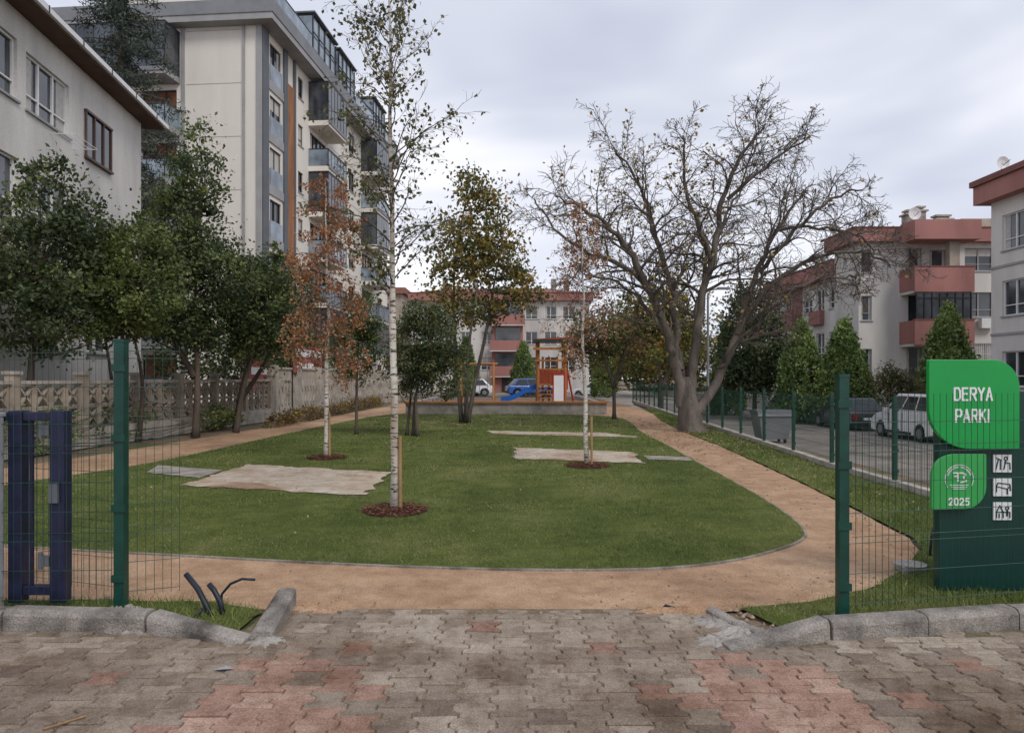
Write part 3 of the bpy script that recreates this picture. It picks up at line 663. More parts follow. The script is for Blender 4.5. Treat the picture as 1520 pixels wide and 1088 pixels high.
leafy('evergreen_tree',(-10.8,15.5,0),[[(-10.6,15.5,0),(-10.55,15.5,1.5),(-10.5,15.5,2.4),(-10.3,15.4,4)]],
      [(-10.9,15.6,3.0,1.0,1.1,.9),(-10.2,15.4,4.1,1.0,1.1,1.1),(-9.7,15.3,3.0,.8,.9,.9),(-10.0,15.4,5.5,.6,.7,.8),(-11.3,15.6,4.6,.9,.9,1.0),(-9.3,15.5,4.8,.45,.6,.7)],310,52,.11,'lf_dark',cl=.33,r=.1,m2='lf_green',f2=.15)
leafy('evergreen_tree',(-9.2,16.5,0),[[(-9.15,16.5,0),(-9.15,16.5,1.4),(-9.1,16.5,2.4),(-8.9,16.5,3.8)]],
      [(-9.0,16.5,3.4,.95,1.0,.95),(-8.6,16.5,4.4,.7,.8,.75),(-9.5,16.4,4.2,.55,.7,.7),(-8.3,16.4,3.1,.6,.7,.6)],220,52,.10,'lf_green',cl=.3,r=.085)
leafy('evergreen_tree',(-8.5,19.0,0),[[(-8.5,19.0,0),(-8.45,19,1.6),(-8.5,19,3),(-8.5,19,5.5)],[(-8.5,19,1.6),(-9.1,19.1,2.6),(-9.4,19.1,4)]],
      [(-8.6,19,4.0,1.3,1.2,1.3),(-8.9,19,5.5,1.1,1.1,1.2),(-8.5,19,6.8,.65,.7,1.0),(-7.9,19,4.4,.85,.9,1.0),(-8.8,19,3.0,1.0,.9,.6),(-8.45,19,7.9,.25,.3,.6)],430,56,.11,'lf_dark',cl=.33,r=.1,m2='lf_green')
leafy('evergreen_tree',(-7.9,20.5,0),[[(-8.0,20.5,0),(-7.8,20.5,1.2),(-7.5,20.5,2.4),(-7.4,20.5,4)]],
      [(-7.3,20.5,3.5,.95,1.0,1.0),(-7.0,20.5,4.5,.75,.8,.85),(-7.5,20.5,2.7,.75,.8,.65),(-6.7,20.5,3.2,.65,.7,.85)],240,52,.10,'lf_dark',cl=.3,r=.085,m2='lf_green',f2=.35)
leafy('evergreen_tree',(-8.6,22,0),[[(-8.6,22,0),(-8.4,22,1.3),(-8.0,22,2.8),(-8.0,22,4)],[(-8.5,22,.8),(-7.6,22,2.2),(-7.2,22,3.5)]],
      [(-7.9,22.5,3.4,1.2,1.0,1.1),(-8.0,22.5,4.6,.9,.8,.9),(-6.9,22.5,4.3,.7,.7,.8)],200,50,.11,'lf_dark',cl=.34,r=.09)
leafy('evergreen_tree',(-10.1,17.5,0),[[(-10.0,17.6,0),(-9.95,17.6,1.4),(-10.2,17.6,3)],[(-9.4,17.8,0),(-9.3,17.8,1.5),(-9.6,17.7,3.2)]],
      [(-10.4,17.8,3.6,1.1,.9,1.0),(-10.1,17.8,4.6,.7,.7,.8)],130,50,.11,'lf_dark',cl=.34,r=.07)
leafy('olive_tree',(-2.65,19.3,0),[[(-2.7,19.3,0),(-2.65,19.3,.9),(-2.5,19.3,1.8),(-2.4,19.3,2.8)],[(-2.9,19.5,0),(-2.8,19.5,1.0),(-2.7,19.4,2.0)],[(-2.55,19.1,0),(-2.6,19.2,1.2),(-2.3,19.2,2.2)]],
      [(-2.4,19.3,2.5,.85,.8,.95),(-2.0,19.3,1.8,.75,.7,.8),(-2.85,19.3,1.9,.65,.6,.75),(-2.3,19.3,3.2,.6,.55,.5)],340,60,.075,'lf_dark',cl=.24,r=.05,m2='lf_birch',f2=.4)
leafy('young_tree',(-4.3,20,0),[[(-4.35,19.8,0),(-4.35,19.8,1.2),(-4.3,19.8,2.4),(-4.25,19.8,3.3)]],
      [(-4.35,19.8,2.3,.65,.6,.8),(-4.2,19.8,3.2,.5,.5,.7),(-4.7,19.8,2.6,.4,.4,.6)],170,50,.08,'lf_green',cl=.22,r=.05,m2='lf_dark',f2=.4)
leafy('walnut_tree',(-1.6,24.7,0),[[(-1.75,24.7,0),(-1.9,24.7,1.6),(-2.0,24.7,3.2),(-2.0,24.7,5.6),(-1.6,24.7,7.8)],[(-1.55,24.7,0),(-1.25,24.7,1.6),(-.9,24.7,3.2),(-.6,24.7,5),(-.3,24.7,6.6)],[(-1.6,24.6,.1),(-1.5,24.2,2.4),(-1.2,24,4.5)]],
      [(-1.4,24.7,6.6,1.2,1.0,1.0),(-2.0,24.7,5.2,1.1,1.0,.9),(-.3,24.7,5.6,1.1,1.0,.9),(-1.0,24.7,7.8,1.0,.8,.7),(.4,24.7,4.6,.7,.8,.7),(-1.0,24.7,4.0,1.3,1.0,.7),(-2.4,24.7,4.0,.6,.6,.6),(-1.6,24.6,8.5,.4,.4,.4)],270,34,.15,'lf_yg',barkm='bark',cl=.46,r=.085,nbr=160,m2='lf_green',hollow=.2,f2=.2)
leafy('plum_tree',(3.9,27,0),[[(3.9,27,0),(3.85,27,1.3),(3.4,27,2.6),(3.0,27,4.2)],[(3.88,27,1.2),(4.3,27,2.6),(4.6,27,3.8)]],
      [(3.2,27,3.3,1.3,1.2,1.0),(4.3,27,3.0,.9,.9,.9),(2.6,27,2.6,.7,.8,.7)],120,42,.12,'lf_brown',cl=.4,r=.08,m2='lf_green',hollow=.2,f2=.5)
leafy('linden_tree',(8.2,38,0),[[(8.0,38,-.6),(8.0,38,1.5),(7.6,38,4),(7.4,38,6)],[(8,38,1),(8.8,38,3),(9.3,38,5)]],
      [(7.6,38,5.4,2.0,2,1.5),(6.3,38,4.6,1.6,1.6,1.3),(9.2,38,4.8,1.7,1.6,1.4),(7.8,38,3.0,2.4,2,1.2)],200,36,.2,'lf_yg',cl=.6,r=.14,m2='lf_green',hollow=.2,nbr=120,f2=.3)
leafy('linden_tree',(10.0,48,0),[[(10,48,-.9),(10,48,2),(9.6,48,6)]],[(9.6,48,3.6,3,2.4,2.0),(7.8,48,3.0,2.2,2,1.6),(11.6,48,3.4,2.2,2,1.8)],220,42,.24,'lf_green',cl=.8,r=.15,m2='lf_yg',hollow=.2,f2=.5)
leafy('evergreen_oak',(14.5,40,-.9),[[(14.4,42,-.9),(14.4,42,1.2),(14.4,42,4)]],[(14.4,42,3.4,1.9,1.8,2.6),(14.0,42,5.4,1.5,1.4,1.6),(15.2,42,2.4,1.4,1.4,1.8),(13.6,42,1.8,1.3,1.3,1.4)],400,48,.2,'lf_dark',cl=.6,r=.16)
leafy('garden_shrub',(-10,25,0),[[(-10,26,0),(-10,26,1.2),(-9.9,26,2.5)]],[(-9.9,26,2.4,1.4,1.2,1.0),(-10.8,24,2.2,1.2,1.0,1.0),(-9.9,29,2.8,1.2,1.4,1.3),(-9.9,33,2.6,1.2,2,1.4)],260,45,.14,'lf_dark',cl=.5,r=.06,m2='lf_green')
leafy('garden_shrub',(-9.6,14,0),[[(-9.9,14,0),(-9.9,14,.4)]],[(-9.9,14.5,.45,.6,1.6,.45),(-10,17.5,.5,.6,1.5,.5),(-9.0,21.5,.35,.5,1.2,.3)],150,45,.09,'lf_green',cl=.25,r=.03)
leafy('hedge',(-7,27,0),[[(-7.4,27,0),(-7.4,27,.3)]],[(-7.55,y,.22,.25,1.0,.24) for y in np.arange(23,40,1.5)],210,34,.09,'lf_yg',cl=.24,r=.02,m2='lf_brown',f2=.4,hollow=.1)
leafy('garden_shrub',(20,34,-.9),[[(19.6,34.5,-.9),(19.6,34.5,.3),(19.5,34.5,1.5)]],[(19.2,35,.9,1.1,1.0,1.0),(18.9,35.5,1.7,.6,.7,.6)],120,40,.12,'lf_birch',cl=.4,r=.06,hollow=.2)
def cedar():
    e=empty('cedar_tree'); bd=B(); X,Yc=-16.6,30.0; Ht=22
    bd.poly([(X,Yc,0),(X,Yc,Ht)],[.28,.03],8); P=[];R=[]
    for j in range(240):
        z=6+(Ht-6.3)*rng.random(); ln=(Ht-z)*.17*rng.uniform(.7,1.2)+.8; a=rng.uniform(0,6.28); c=[vec(X,Yc,z)]
        d=vec(math.cos(a),math.sin(a),.12)
        for k in range(5): d=nrm(d+vec(0,0,-.10)+rng.normal(0,.05,3)); c.append(c[-1]+d*ln/5)
        bd.poly(c,list(np.linspace(.04,.008,6)),3,False)
        for k in range(6):
            n=26; q=c[k]+(rng.random((n,1)))*(c[min(k+1,5)]-c[k])+rng.normal(0,.16,(n,3))*vec(1,1,.6); q[:,2]-=rng.uniform(0,.25,n); P.append(q); R.append(np.full(n,rng.uniform(.2,.7)))
    bd.obj('trunk_and_branches',M['barkb'],e); leaves('needles',np.vstack(P),.2,'lf_cedar',e,.25,rn=np.concatenate(R))
cedar()
def cypress(x,y,zb,h,r):
    e=empty('conical_cypress'); bd=B(); bd.poly([(x,y,zb),(x,y,zb+h*.9)],[.09,.02],6); bd.obj('trunk',M['barkb'],e)
    ncl=420; t=rng.random(ncl)**1.2; a=rng.uniform(0,6.28,ncl); lob=1+.10*np.sin(a*3+t*9)+rng.normal(0,.05,ncl)
    rr=r*np.minimum(1,(t+.12)*5)**.5*(1-t**1.5)**.85*lob*rng.uniform(.75,1.0,ncl)**.5
    Cc=np.column_stack([x+rr*np.cos(a),y+rr*np.sin(a),zb+.15+t*(h-.25)])
    P=np.repeat(Cc,34,0); g=rng.normal(size=P.shape)*vec(.7,.7,1.2)*.13*r/1.1; P=P+g
    rn=np.clip(np.repeat(rng.normal(.5,.2,ncl),34)+rng.normal(0,.1,len(P)),0,1)
    leaves('foliage',P,.14*r,'lf_cyp',e,.5,up=-1.0,rn=rn)
cypress(21.9,35.5,-.9,5.9,1.6); cypress(18.1,38.5,-.9,5.5,1.5); cypress(15.8,38.5,-.9,5.4,1.45); cypress(14.2,47,-.9,6.0,1.2)
cypress(-3.9,60,0,4.9,1.2); cypress(1.0,62,0,4.6,1.25); cypress(8.0,62,0,4,1.1)
leafy('distant_trees',(0,95,0),[[(0,95,0),(0,95,4)]],[(x,92+rng.uniform(-4,4),rng.uniform(2.5,4.5),5,3,rng.uniform(3,5)) for x in list(np.arange(-30,-12,6))+list(np.arange(8,60,5.5))],500,40,.6,'lf_birch',cl=1.6,r=.2,m2='lf_yg',hollow=.2)

# ------------------------------------------------------------ buildings
def fac(o,org,u,n,W,z0,z1,opens,wall='white',frame='pvc',depth=.14,wpart='walls'):
    org=vec(*org); u=vec(u[0],u[1],0); n=vec(n[0],n[1],0)
    P=lambda a,z,d:tuple(org+u*a+n*d+vec(0,0,z))
    us=sorted({0,W}|{q for op in opens for q in (op[0],op[2])}); zs=sorted({z0,z1}|{q for op in opens for q in (op[1],op[3])})
    w=o(wpart,wall); g=o('window_glass','glass'); f=o('window_frames',frame)
    for i in range(len(us)-1):
        for j in range(len(zs)-1):
            cu,cz=(us[i]+us[i+1])/2,(zs[j]+zs[j+1])/2
            if any(op[0]<cu<op[2] and op[1]<cz<op[3] for op in opens): continue
            w.quad(P(us[i],zs[j],0),P(us[i+1],zs[j],0),P(us[i+1],zs[j+1],0),P(us[i],zs[j+1],0))
    for op in opens:
        a0,b0,a1,b1=op[:4]; kind=op[4] if len(op)>4 else 'w'
        w.quad(P(a0,b0,0),P(a1,b0,0),P(a1,b0,-depth),P(a0,b0,-depth)); w.quad(P(a0,b1,0),P(a1,b1,0),P(a1,b1,-depth),P(a0,b1,-depth))
        w.quad(P(a0,b0,0),P(a0,b1,0),P(a0,b1,-depth),P(a0,b0,-depth)); w.quad(P(a1,b0,0),P(a1,b1,0),P(a1,b1,-depth),P(a1,b0,-depth))
        g.quad(P(a0,b0,-depth),P(a1,b0,-depth),P(a1,b1,-depth),P(a0,b1,-depth))
        ft=.055; df,db=-depth+.06,-depth+.005
        ob=lambda p0,q0,p1,q1,B_=f,d0=db,d1=df:B_.hexa([P(p0,q0,d0),P(p1,q0,d0),P(p1,q0,d1),P(p0,q0,d1),P(p0,q1,d0),P(p1,q1,d0),P(p1,q1,d1),P(p0,q1,d1)])
        ob(a0,b0,a1,b0+ft); ob(a0,b1-ft,a1,b1); ob(a0,b0+ft,a0+ft,b1-ft); ob(a1-ft,b0+ft,a1,b1-ft)
        nm=max(1,round((a1-a0)/.75))
        for k in range(1,nm): c=a0+(a1-a0)*k/nm; ob(c-.035,b0+ft,c+.035,b1-ft)
        if b1-b0>1.25 and kind=='w': 
            zt=b0+(b1-b0)*.3
            for k in range(nm):
                c0=a0+(a1-a0)*k/nm+(ft if k==0 else .035); c1=a0+(a1-a0)*(k+1)/nm-(ft if k==nm-1 else .035); ob(c0,zt-.02,c1,zt+.02)
        rr=random.random()
        if kind=='b' or (kind=='w' and rr<.2): ob(a0+ft,b1-(b1-b0)*random.choice([.35,.5,.9]),a1-ft,b1-ft,o('blinds','blind' if kind=='b' else 'curtain'),-depth+.006,-depth+.02)
        elif rr<.55:
            cw=(a1-a0)*.22; ob(a0+ft,b0+ft,a0+cw,b1-ft,o('blinds','curtain'),-depth+.006,-depth+.012)
            if rr<.4: ob(a1-cw,b0+ft,a1-ft,b1-ft,o('blinds','curtain'),-depth+.006,-depth+.012)
        ob(a0-.06,b0-.06,a1+.06,b0-.002,o('sills','lgrey'),-.05,.06)
    return P
def OB(P,bd,a0,a1,z0,z1,d0,d1): bd.hexa([P(a0,z0,d0),P(a1,z0,d0),P(a1,z0,d1),P(a0,z0,d1),P(a0,z1,d0),P(a1,z1,d0),P(a1,z1,d1),P(a0,z1,d1)])
def shell(o,org,u,n,W,Dp,z0,z1,ops,wall,frame):
    org=vec(*org); U=vec(u[0],u[1],0); Nn=vec(n[0],n[1],0)
    P0=fac(o,org,u,n,W,z0,z1,ops[0],wall,frame)
    P1=fac(o,org+U*W,-Nn,u,Dp,z0,z1,ops[1],wall,frame)
    P2=fac(o,org-Nn*Dp+U*W,-U,-Nn,W,z0,z1,ops[2],wall,frame)
    P3=fac(o,org,-Nn,-U,Dp,z0,z1,ops[3],wall,frame)
    o('roof_deck',wall).quad(P0(0,z1-.01,0),P0(W,z1-.01,0),P0(W,z1-.01,-Dp),P0(0,z1-.01,-Dp))
    return P0,P1,P2,P3
l=math.hypot(.13,1); u=(-.13/l,1/l); n=(1/l,.13/l)
o=Obj('apartment_building')
ops=[(5.0,8.35,7.35,9.85),(7.75,8.3,9.95,9.75)]
ops0=ops+[(a,b-2.9,c,d-2.9) for a,b,c,d in ops]+[(10.85,5.2,12.6,6.5),(11.0,2.35,12.4,3.1),(8,2.3,9.6,3.3),(5,2.3,6.6,3.3),(1.5,8.3,3.5,9.75),(1.5,5.4,3.5,6.85)]
P0,P1,_,P3=shell(o,(-11.15,10,0),u,n,15.1,9,0,10.55,[ops0,[(2,8.2,3.4,9.5),(2,5.3,3.4,6.6)],[],[(2,8.2,3.4,9.5)]],'offwhite','pvc')
wf=o('brown_window_frame','brframe'); OB(P0,o('brown_window_glass','glass'),10.9,12.55,8.1,9.4,.002,.03)
for a in (10.85,11.4,12.0,12.55): OB(P0,wf,a-.03,a+.04,8.1,9.4,.031,.07)
OB(P0,wf,10.82,12.6,9.401,9.47,.002,.09); OB(P0,wf,10.82,12.6,8.03,8.099,.002,.11)
OB(P0,o('eave_soffit','brown'),-.6,15.7,10.55,10.64,-9.6,.6); OB(P0,o('gutter','pvc'),-.6,15.7,10.60,10.74,.602,.70); OB(P0,o('gutter','pvc'),15.703,15.78,10.60,10.74,-9.6,.70)
OB(P0,o('fascia','brown'),-.6,15.7,10.641,10.80,-9.6,.596)
for k in range(9): OB(P0,o('gutter_brackets','dframe'),.2+k*1.8,.24+k*1.8,10.58,10.76,.701,.715)
o('roof','tile').add([P0(-.65,10.80,.65),P0(15.75,10.80,.65),P0(15.75,10.80,-9.65),P0(-.65,10.80,-9.65),P0(4,12.6,-4.5),P0(11,12.6,-4.5)],[(0,1,5,4),(1,2,5),(2,3,4,5),(3,0,4)])
OB(P0,o('plinth','conc'),-.02,15.12,0,1.3,-9.02,.04)
for a in (.3,): 
    o('drainpipe','pvc').tube(P0(a,0,.08),P0(a,10.5,.08),.045)
for d in (.2,.4,.6): OB(P0,o('laundry_rack','pvc'),8.9,10.2,8.10,8.115,d,d+.015)
for a in (8.9,10.19): OB(P0,o('laundry_rack','pvc'),a,a+.02,8.08,8.099,.01,.62)
o.done()
l=math.hypot(.086,1); u=(.086/l,1/l); n=(1/l,-.086/l)
o=Obj('apartment_building'); FH=2.95; NF=7
o0=[];o3=[]
for k in range(NF):
    z=.5+k*FH
    o0+=[(1.05,z+.2,2.6,z+2.35),(5.2,z+.9,6.0,z+2.2),(7.2,z+.1,10.2,z+2.35,'d'),(12.4,z+.7,13.9,z+2.2,'b'),(15.2,z+.7,16.6,z+2.2),(18.6,z+.1,21.6,z+2.35,'d'),(23.2,z+.7,24.7,z+2.2,'b')]
    o3+=[(4.9,z+.1,6.9,z+2.35,'b'),(8.2,z+.1,10.2,z+2.35,'d')]
P0,P1,P2,P3=shell(o,(-13.8,39,0),u,n,26.5,12,0,21.0,[o0,[(3,10,4.5,11.5)],[],o3],'cream','dframe')
rf=o('roof_cornice','lgrey'); OB(P0,rf,-.7,27.2,21.0,21.35,-12.7,.9); OB(P0,o('roof_fascia','mgrey'),-.75,27.25,21.352,22.1,-12.75,.95)
OB(P0,o('corner_trim','dgrey'),.0,.75,0,21,.002,.10); OB(P0,o('corner_trim','dgrey'),2.85,3.35,0,21,.002,.12)
OB(P3,o('corner_trim_side','lgrey'),.02,.3,0,21,.002,.07); OB(P3,o('downpipe','lgrey'),.95,1.08,0,21,.002,.1); OB(P3,o('corner_trim_side','lgrey'),4.42,4.62,0,21,.002,.08)
OB(P0,o('wood_strip','woodor'),3.36,4.35,2.0,19.2,.002,.09); OB(P0,o('corner_trim','dgrey'),4.36,4.6,0,21,.002,.12)
for k in range(NF):
    z=.5+k*FH
    OB(P3,o('joints','lgrey'),1.15,4.35,z+2.6,z+2.625,.002,.012); OB(P0,o('joints','lgrey'),10.9,18.0,z+2.6,z+2.63,.002,.015)
    OB(P0,o('french_balcony','railglass'),1.0,2.65,z+.2,z+1.15,.03,.06); OB(P0,o('floor_band','lgrey'),.76,2.84,z-.35,z+.15,.002,.08)
    for (a0,a1,PP,pr) in ((6.9,10.6,P0,1.35),(18.3,22.0,P0,1.35),(4.7,10.8,P3,1.5)):
        OB(PP,o('balcony_slabs','cream' if PP is P0 else 'lgrey'),a0,a1,z-.3,z+.02,.005,pr)
        OB(PP,o('balcony_slab_edge','mgrey'),a0-.02,a1+.02,z-.14,z+.08,pr+.002,pr+.06)
        enclosed=(PP is P0 and k in (1,4,6)) or (PP is P3 and k in (1,6))
        rb=o('balcony_rail_bars','dframe'); nb=6
        top=2.5 if enclosed else 1.1
        OB(PP,rb,a0,a1,z+top,z+top+.06,pr-.06,pr); OB(PP,rb,a0,a1,z+1.0,z+1.04,pr-.05,pr-.01)
        for j in range(nb+1): a=a0+(a1-a0-.05)*j/nb; OB(PP,rb,a,a+.05,z+.021,z+top,pr-.055,pr-.005)
        for a in (a0,a1-.04):
            OB(PP,rb,a,a+.04,z+top,z+top+.06,.01,pr-.062); OB(PP,o('balcony_panels','railglass' if not enclosed else 'glass'),a+.012,a+.028,z+.03,z+top-.01,.02,pr-.06)
        OB(PP,o('balcony_panels','railglass' if not enclosed else 'glass'),a0+.01,a1-.01,z+.03,z+.99,pr-.04,pr-.02)
        if enclosed: OB(PP,o('balcony_panels','glass'),a0+.01,a1-.01,z+1.05,z+2.49,pr-.04,pr-.02)
pb=o('penthouse_walls','cream'); OB(P0,pb,3,24,22.1,24.6,-10,-1.6)
for a0,a1 in ((5.5,9.8),(10.4,14.0),(19,22.5)):
    OB(P0,o('penthouse_glass','railglass'),a0+.05,a1-.05,22.15,24.3,.78,.80); OB(P0,o('penthouse_glass','railglass'),a0,a0+.02,22.15,24.3,-1.5,.78)
    pf=o('penthouse_frames','dframe')
    for j in range(5): a=a0+(a1-a0-.06)*j/4; OB(P0,pf,a,a+.06,22.11,24.35,.81,.87)
    for zz in (22.11,23.2,24.36): OB(P0,pf,a0-.02,a1+.02,zz,zz+.07,.875,.93)
    OB(P0,pf,a0,a0+.05,24.36,24.43,-1.5,.87); OB(P0,o('penthouse_roof','dgrey'),a0-.1,a1+.1,24.45,24.55,-1.7,1.0)
for a0,a1 in ((-.5,5.3),(14.3,18.8),(22.7,27)):
    OB(P0,o('roof_rail','dframe'),a0,a1,23.0,23.05,.80,.85); OB(P0,o('roof_rail_glass','railglass'),a0,a1,22.15,22.95,.82,.84)
o.done()

def pink_rail(P,o,a0,a1,z0,z1,d0,d1): OB(P,o('balcony_parapets','pink'),a0,a1,z0,z1,d0,d1)
o=Obj('apartment_building')
ops=[(.15,4.8,.75,6.2),(.15,1.9,.75,3.2),(.15,7.5,.75,8.7),(6.0,7.6,7.6,8.9),(6.0,5.0,7.6,6.4),(6.0,2.3,7.9,3.5),(2.7,7.0,3.6,8.9,'d'),(4.0,7.3,5.0,8.8),(2.7,1.2,3.6,3.3,'d'),(2.8,4.4,5.0,6.4,'d')]
P3=fac(o,(19.6,40,0),(1,0),(0,-1),9,-1,9.2,ops,'white','lgrey')
fac(o,(19.6,43,0),(0,-1),(-1,0),3,-1,9.2,[(.6,7.1,1.9,8.4),(.6,4.5,1.9,5.9),(.6,1.6,1.9,3.0)],'white','pvc')
OB(P3,o('walls','white'),.01,8.99,-1,9.19,-3.0,-.2)
OB(P3,o('parapet','pink'),-.5,9.3,9.2,9.95,-3.3,.45); OB(P3,o('parapet','pink'),2.1,5.7,9.05,10.1,.452,1.9)
OB(P3,o('parapet_cap','redtrim'),-.55,9.35,9.952,10.02,-3.35,.5)
for zf in (6.35,3.45):
    OB(P3,o('balcony_slabs','white'),2.35,5.5,zf-.15,zf+.02,.003,1.4); pink_rail(P3,o,2.3,5.55,zf-.1,zf+1.25,1.402,1.55); pink_rail(P3,o,2.3,2.42,zf+.021,zf+1.25,.003,1.4); pink_rail(P3,o,5.43,5.55,zf+.021,zf+1.25,.003,1.4)
    OB(P3,o('balcony_trim','redtrim'),2.27,5.58,zf+1.252,zf+1.31,1.38,1.58)
OB(P3,o('balcony_enclosure','glass'),2.42,5.43,4.78,6.19,1.44,1.47)
for j in range(8): a=2.4+j*.425; OB(P3,o('enclosure_frames','dframe'),a,a+.05,4.77,6.2,1.475,1.52)
OB(P3,o('enclosure_frames','dframe'),2.35,5.5,5.9,5.95,1.522,1.54)
OB(P3,o('column','beige'),4.35,4.9,7.68,9.04,.9,1.3)
for j in range(16): a=6.0+j*.12; OB(P3,o('window_grille','pvc'),a,a+.02,2.2,3.6,.12,.14)
for zz in (2.25,2.9,3.55): OB(P3,o('window_grille','pvc'),5.95,7.95,zz,zz+.02,.141,.16)
OB(P3,o('ac_unit','pvc'),6.7,7.5,4.35,4.9,.1,.4)
W0=fac(o,(20.0,54.5,0),(0,-1),(-1,0),11.5,-1,7.75,[(a,z,a+w,z+1.35) for z in (5.9,3.1,.3) for a,w in ((.6,1.2),(2.6,1.2),(6.0,1.4),(8.0,1.2),(9.9,1.0))],'white','pvc')
fac(o,(20.0,54.5,0),(1,0),(0,1),8.5,-1,7.75,[],'white','pvc')
OB(W0,o('parapet','pink'),-.4,11.45,7.75,8.75,-8.5,.5); OB(W0,o('parapet_cap','redtrim'),-.45,11.45,8.752,8.82,-8.5,.55)
for zf in (5.1,2.3): pink_rail(W0,o,4.0,5.8,zf-.1,zf+1.15,.6,.75); pink_rail(W0,o,7.5,9.2,zf-.1,zf+.8,.003,.3); OB(W0,o('balcony_slabs','white'),4.0,5.8,zf-.2,zf,.003,.6)
OB(W0,o('pink_panels','pink'),4.0,5.8,-1,7.74,.002,.05)
for a,w,h in ((3.3,.45,.8),(3.9,.5,1.0),(5.0,.9,.5)):
    OB(P3,o('chimneys','conc'),a,a+w,9.95,10.2+h,-1.6,-1.0); OB(P3,o('chimney_caps','concl'),a-.1,a+w+.1,10.202+h,10.3+h,-1.7,-.9)
    OB(P3,o('chimney_caps','concl'),a,a+w,10.43+h,10.53+h,-1.6,-1.0); OB(P3,o('chimneys','conc'),a+.1,a+w-.1,10.30+h,10.43+h,-1.5,-1.1)
OB(P3,o('roof_box','beige'),6.2,9.0,10.03,10.7,-2.5,-.6)
o.done()
def dish(x,y,z,s=.4):
    o=Obj('satellite_dish'); b=o('dish','pvc'); vs=[(x,y,z)]; k=14
    for r_ in (.5,1.0):
        for i in range(k):
            t=6.283*i/k; vs.append((x+s*r_*math.cos(t),y-.25*s*r_*r_,z+s*r_*math.sin(t)))
    b.add(vs,[(0,1+i,1+(i+1)%k) for i in range(k)]+[(1+i,1+k+i,1+k+(i+1)%k,1+(i+1)%k) for i in range(k)])
    o('arm','dframe').tube((x,y+.02,z),(x,y+.02,z-1.0),.03); o('arm','dframe').tube((x,y-.05,z-.4*s),(x,y-.5,z),.015); o.done()
dish(20.5,40.2,10.8,.33); dish(22.9,40.3,10.9,.36); dish(21.2,30.6,10.85,.28); dish(20.3,47,9.4,.4)
o=Obj('apartment_building')
W1=fac(o,(21,31,0),(0,-1),(-1,0),15,-1,9.2,[(a,z,a+1.5,z+1.5) for z in (7.0,4.2,1.2) for a in (.7,3.2,6,9,12)],'white','pvc')
fac(o,(21,16,0),(1,0),(0,-1),9,-1,9.2,[(2,7,3.5,8.4)],'white','pvc'); fac(o,(30,31,0),(-1,0),(0,1),9,-1,9.2,[(7,7,8.2,8.4)],'white','pvc'); fac(o,(30,16,0),(0,1),(1,0),15,-1,9.2,[],'white','pvc')
OB(W1,o('parapet','pink'),-.45,15.4,9.2,10.0,-9.4,.5); OB(W1,o('eave','redtrim'),-.55,15.5,10.002,10.25,-9.5,.62)
OB(W1,o('bands','lgrey'),0,15,6.3,6.4,.002,.05); OB(W1,o('bands','lgrey'),0,15,3.4,3.5,.002,.05); OB(W1,o('plinth','pink'),-.01,15,-1,.4,.002,.06)
o.done()
o=Obj('apartment_building')
ops=[]
for z in (8.0,5.2,2.4):
    for a in (1.0,3.4,5.2,7.6,12.5,14.6,16.6): ops.append((a,z,a+1.3,z+1.4))
    ops.append((9.7,z-.5,11.4,z+1.4,'d'))
P0=fac(o,(-11,78,0),(1,0),(0,-1),19.5,-.1,10.0,ops,'offwhite','pvc'); fac(o,(8.5,78,0),(0,1),(1,0),10,-.1,10.0,[(3,5,4.2,6.4)],'offwhite','pvc'); fac(o,(-11,88,0),(0,-1),(-1,0),10,-.1,10.0,[],'offwhite','pvc')
OB(P0,o('parapet','pink'),-.4,19.9,10.0,10.8,-10,.6); OB(P0,o('parapet_cap','redtrim'),-.45,19.95,10.802,10.9,-10,.65)
o('roof','tile').add([P0(0,10.9,.3),P0(19.5,10.9,.3),P0(15,12.0,-5),P0(4,12.0,-5)],[(0,1,2,3)])
OB(P0,o('entrance_bay','pink'),8.8,12.2,-.1,9.99,.002,.5)
for z in (7.5,4.7,1.9): OB(P0,o('balcony_parapets','pink'),8.6,12.4,z-.2,z+.9,.9,1.3); OB(P0,o('balcony_void','glass'),9.2,11.9,z+.901,z+2.3,.502,.6); OB(P0,o('balcony_slabs','white'),8.6,12.4,z-.3,z-.202,.502,1.3)
for a in (3,6.5,15.5,17): OB(P0,o('chimneys','conc'),a,a+.6,11.0,12.9,-4,-3.4)
OB(P0,o('door','dframe'),9.9,11.2,-.1,2.1,.52,.6)
o.done()
o=Obj('apartment_building')
P0=fac(o,(-26,84,0),(1,0),(0,-1),13,-.1,11.5,[(a,z,a+1.4,z+1.4) for z in (9,6,3) for a in (1,4,7,10)],'beige','pvc'); OB(P0,o('roof_slab','tile'),-.4,13.4,11.5,12.2,-8,.5); fac(o,(-13,84,0),(0,1),(1,0),8,-.1,11.5,[],'beige','pvc'); o.done()

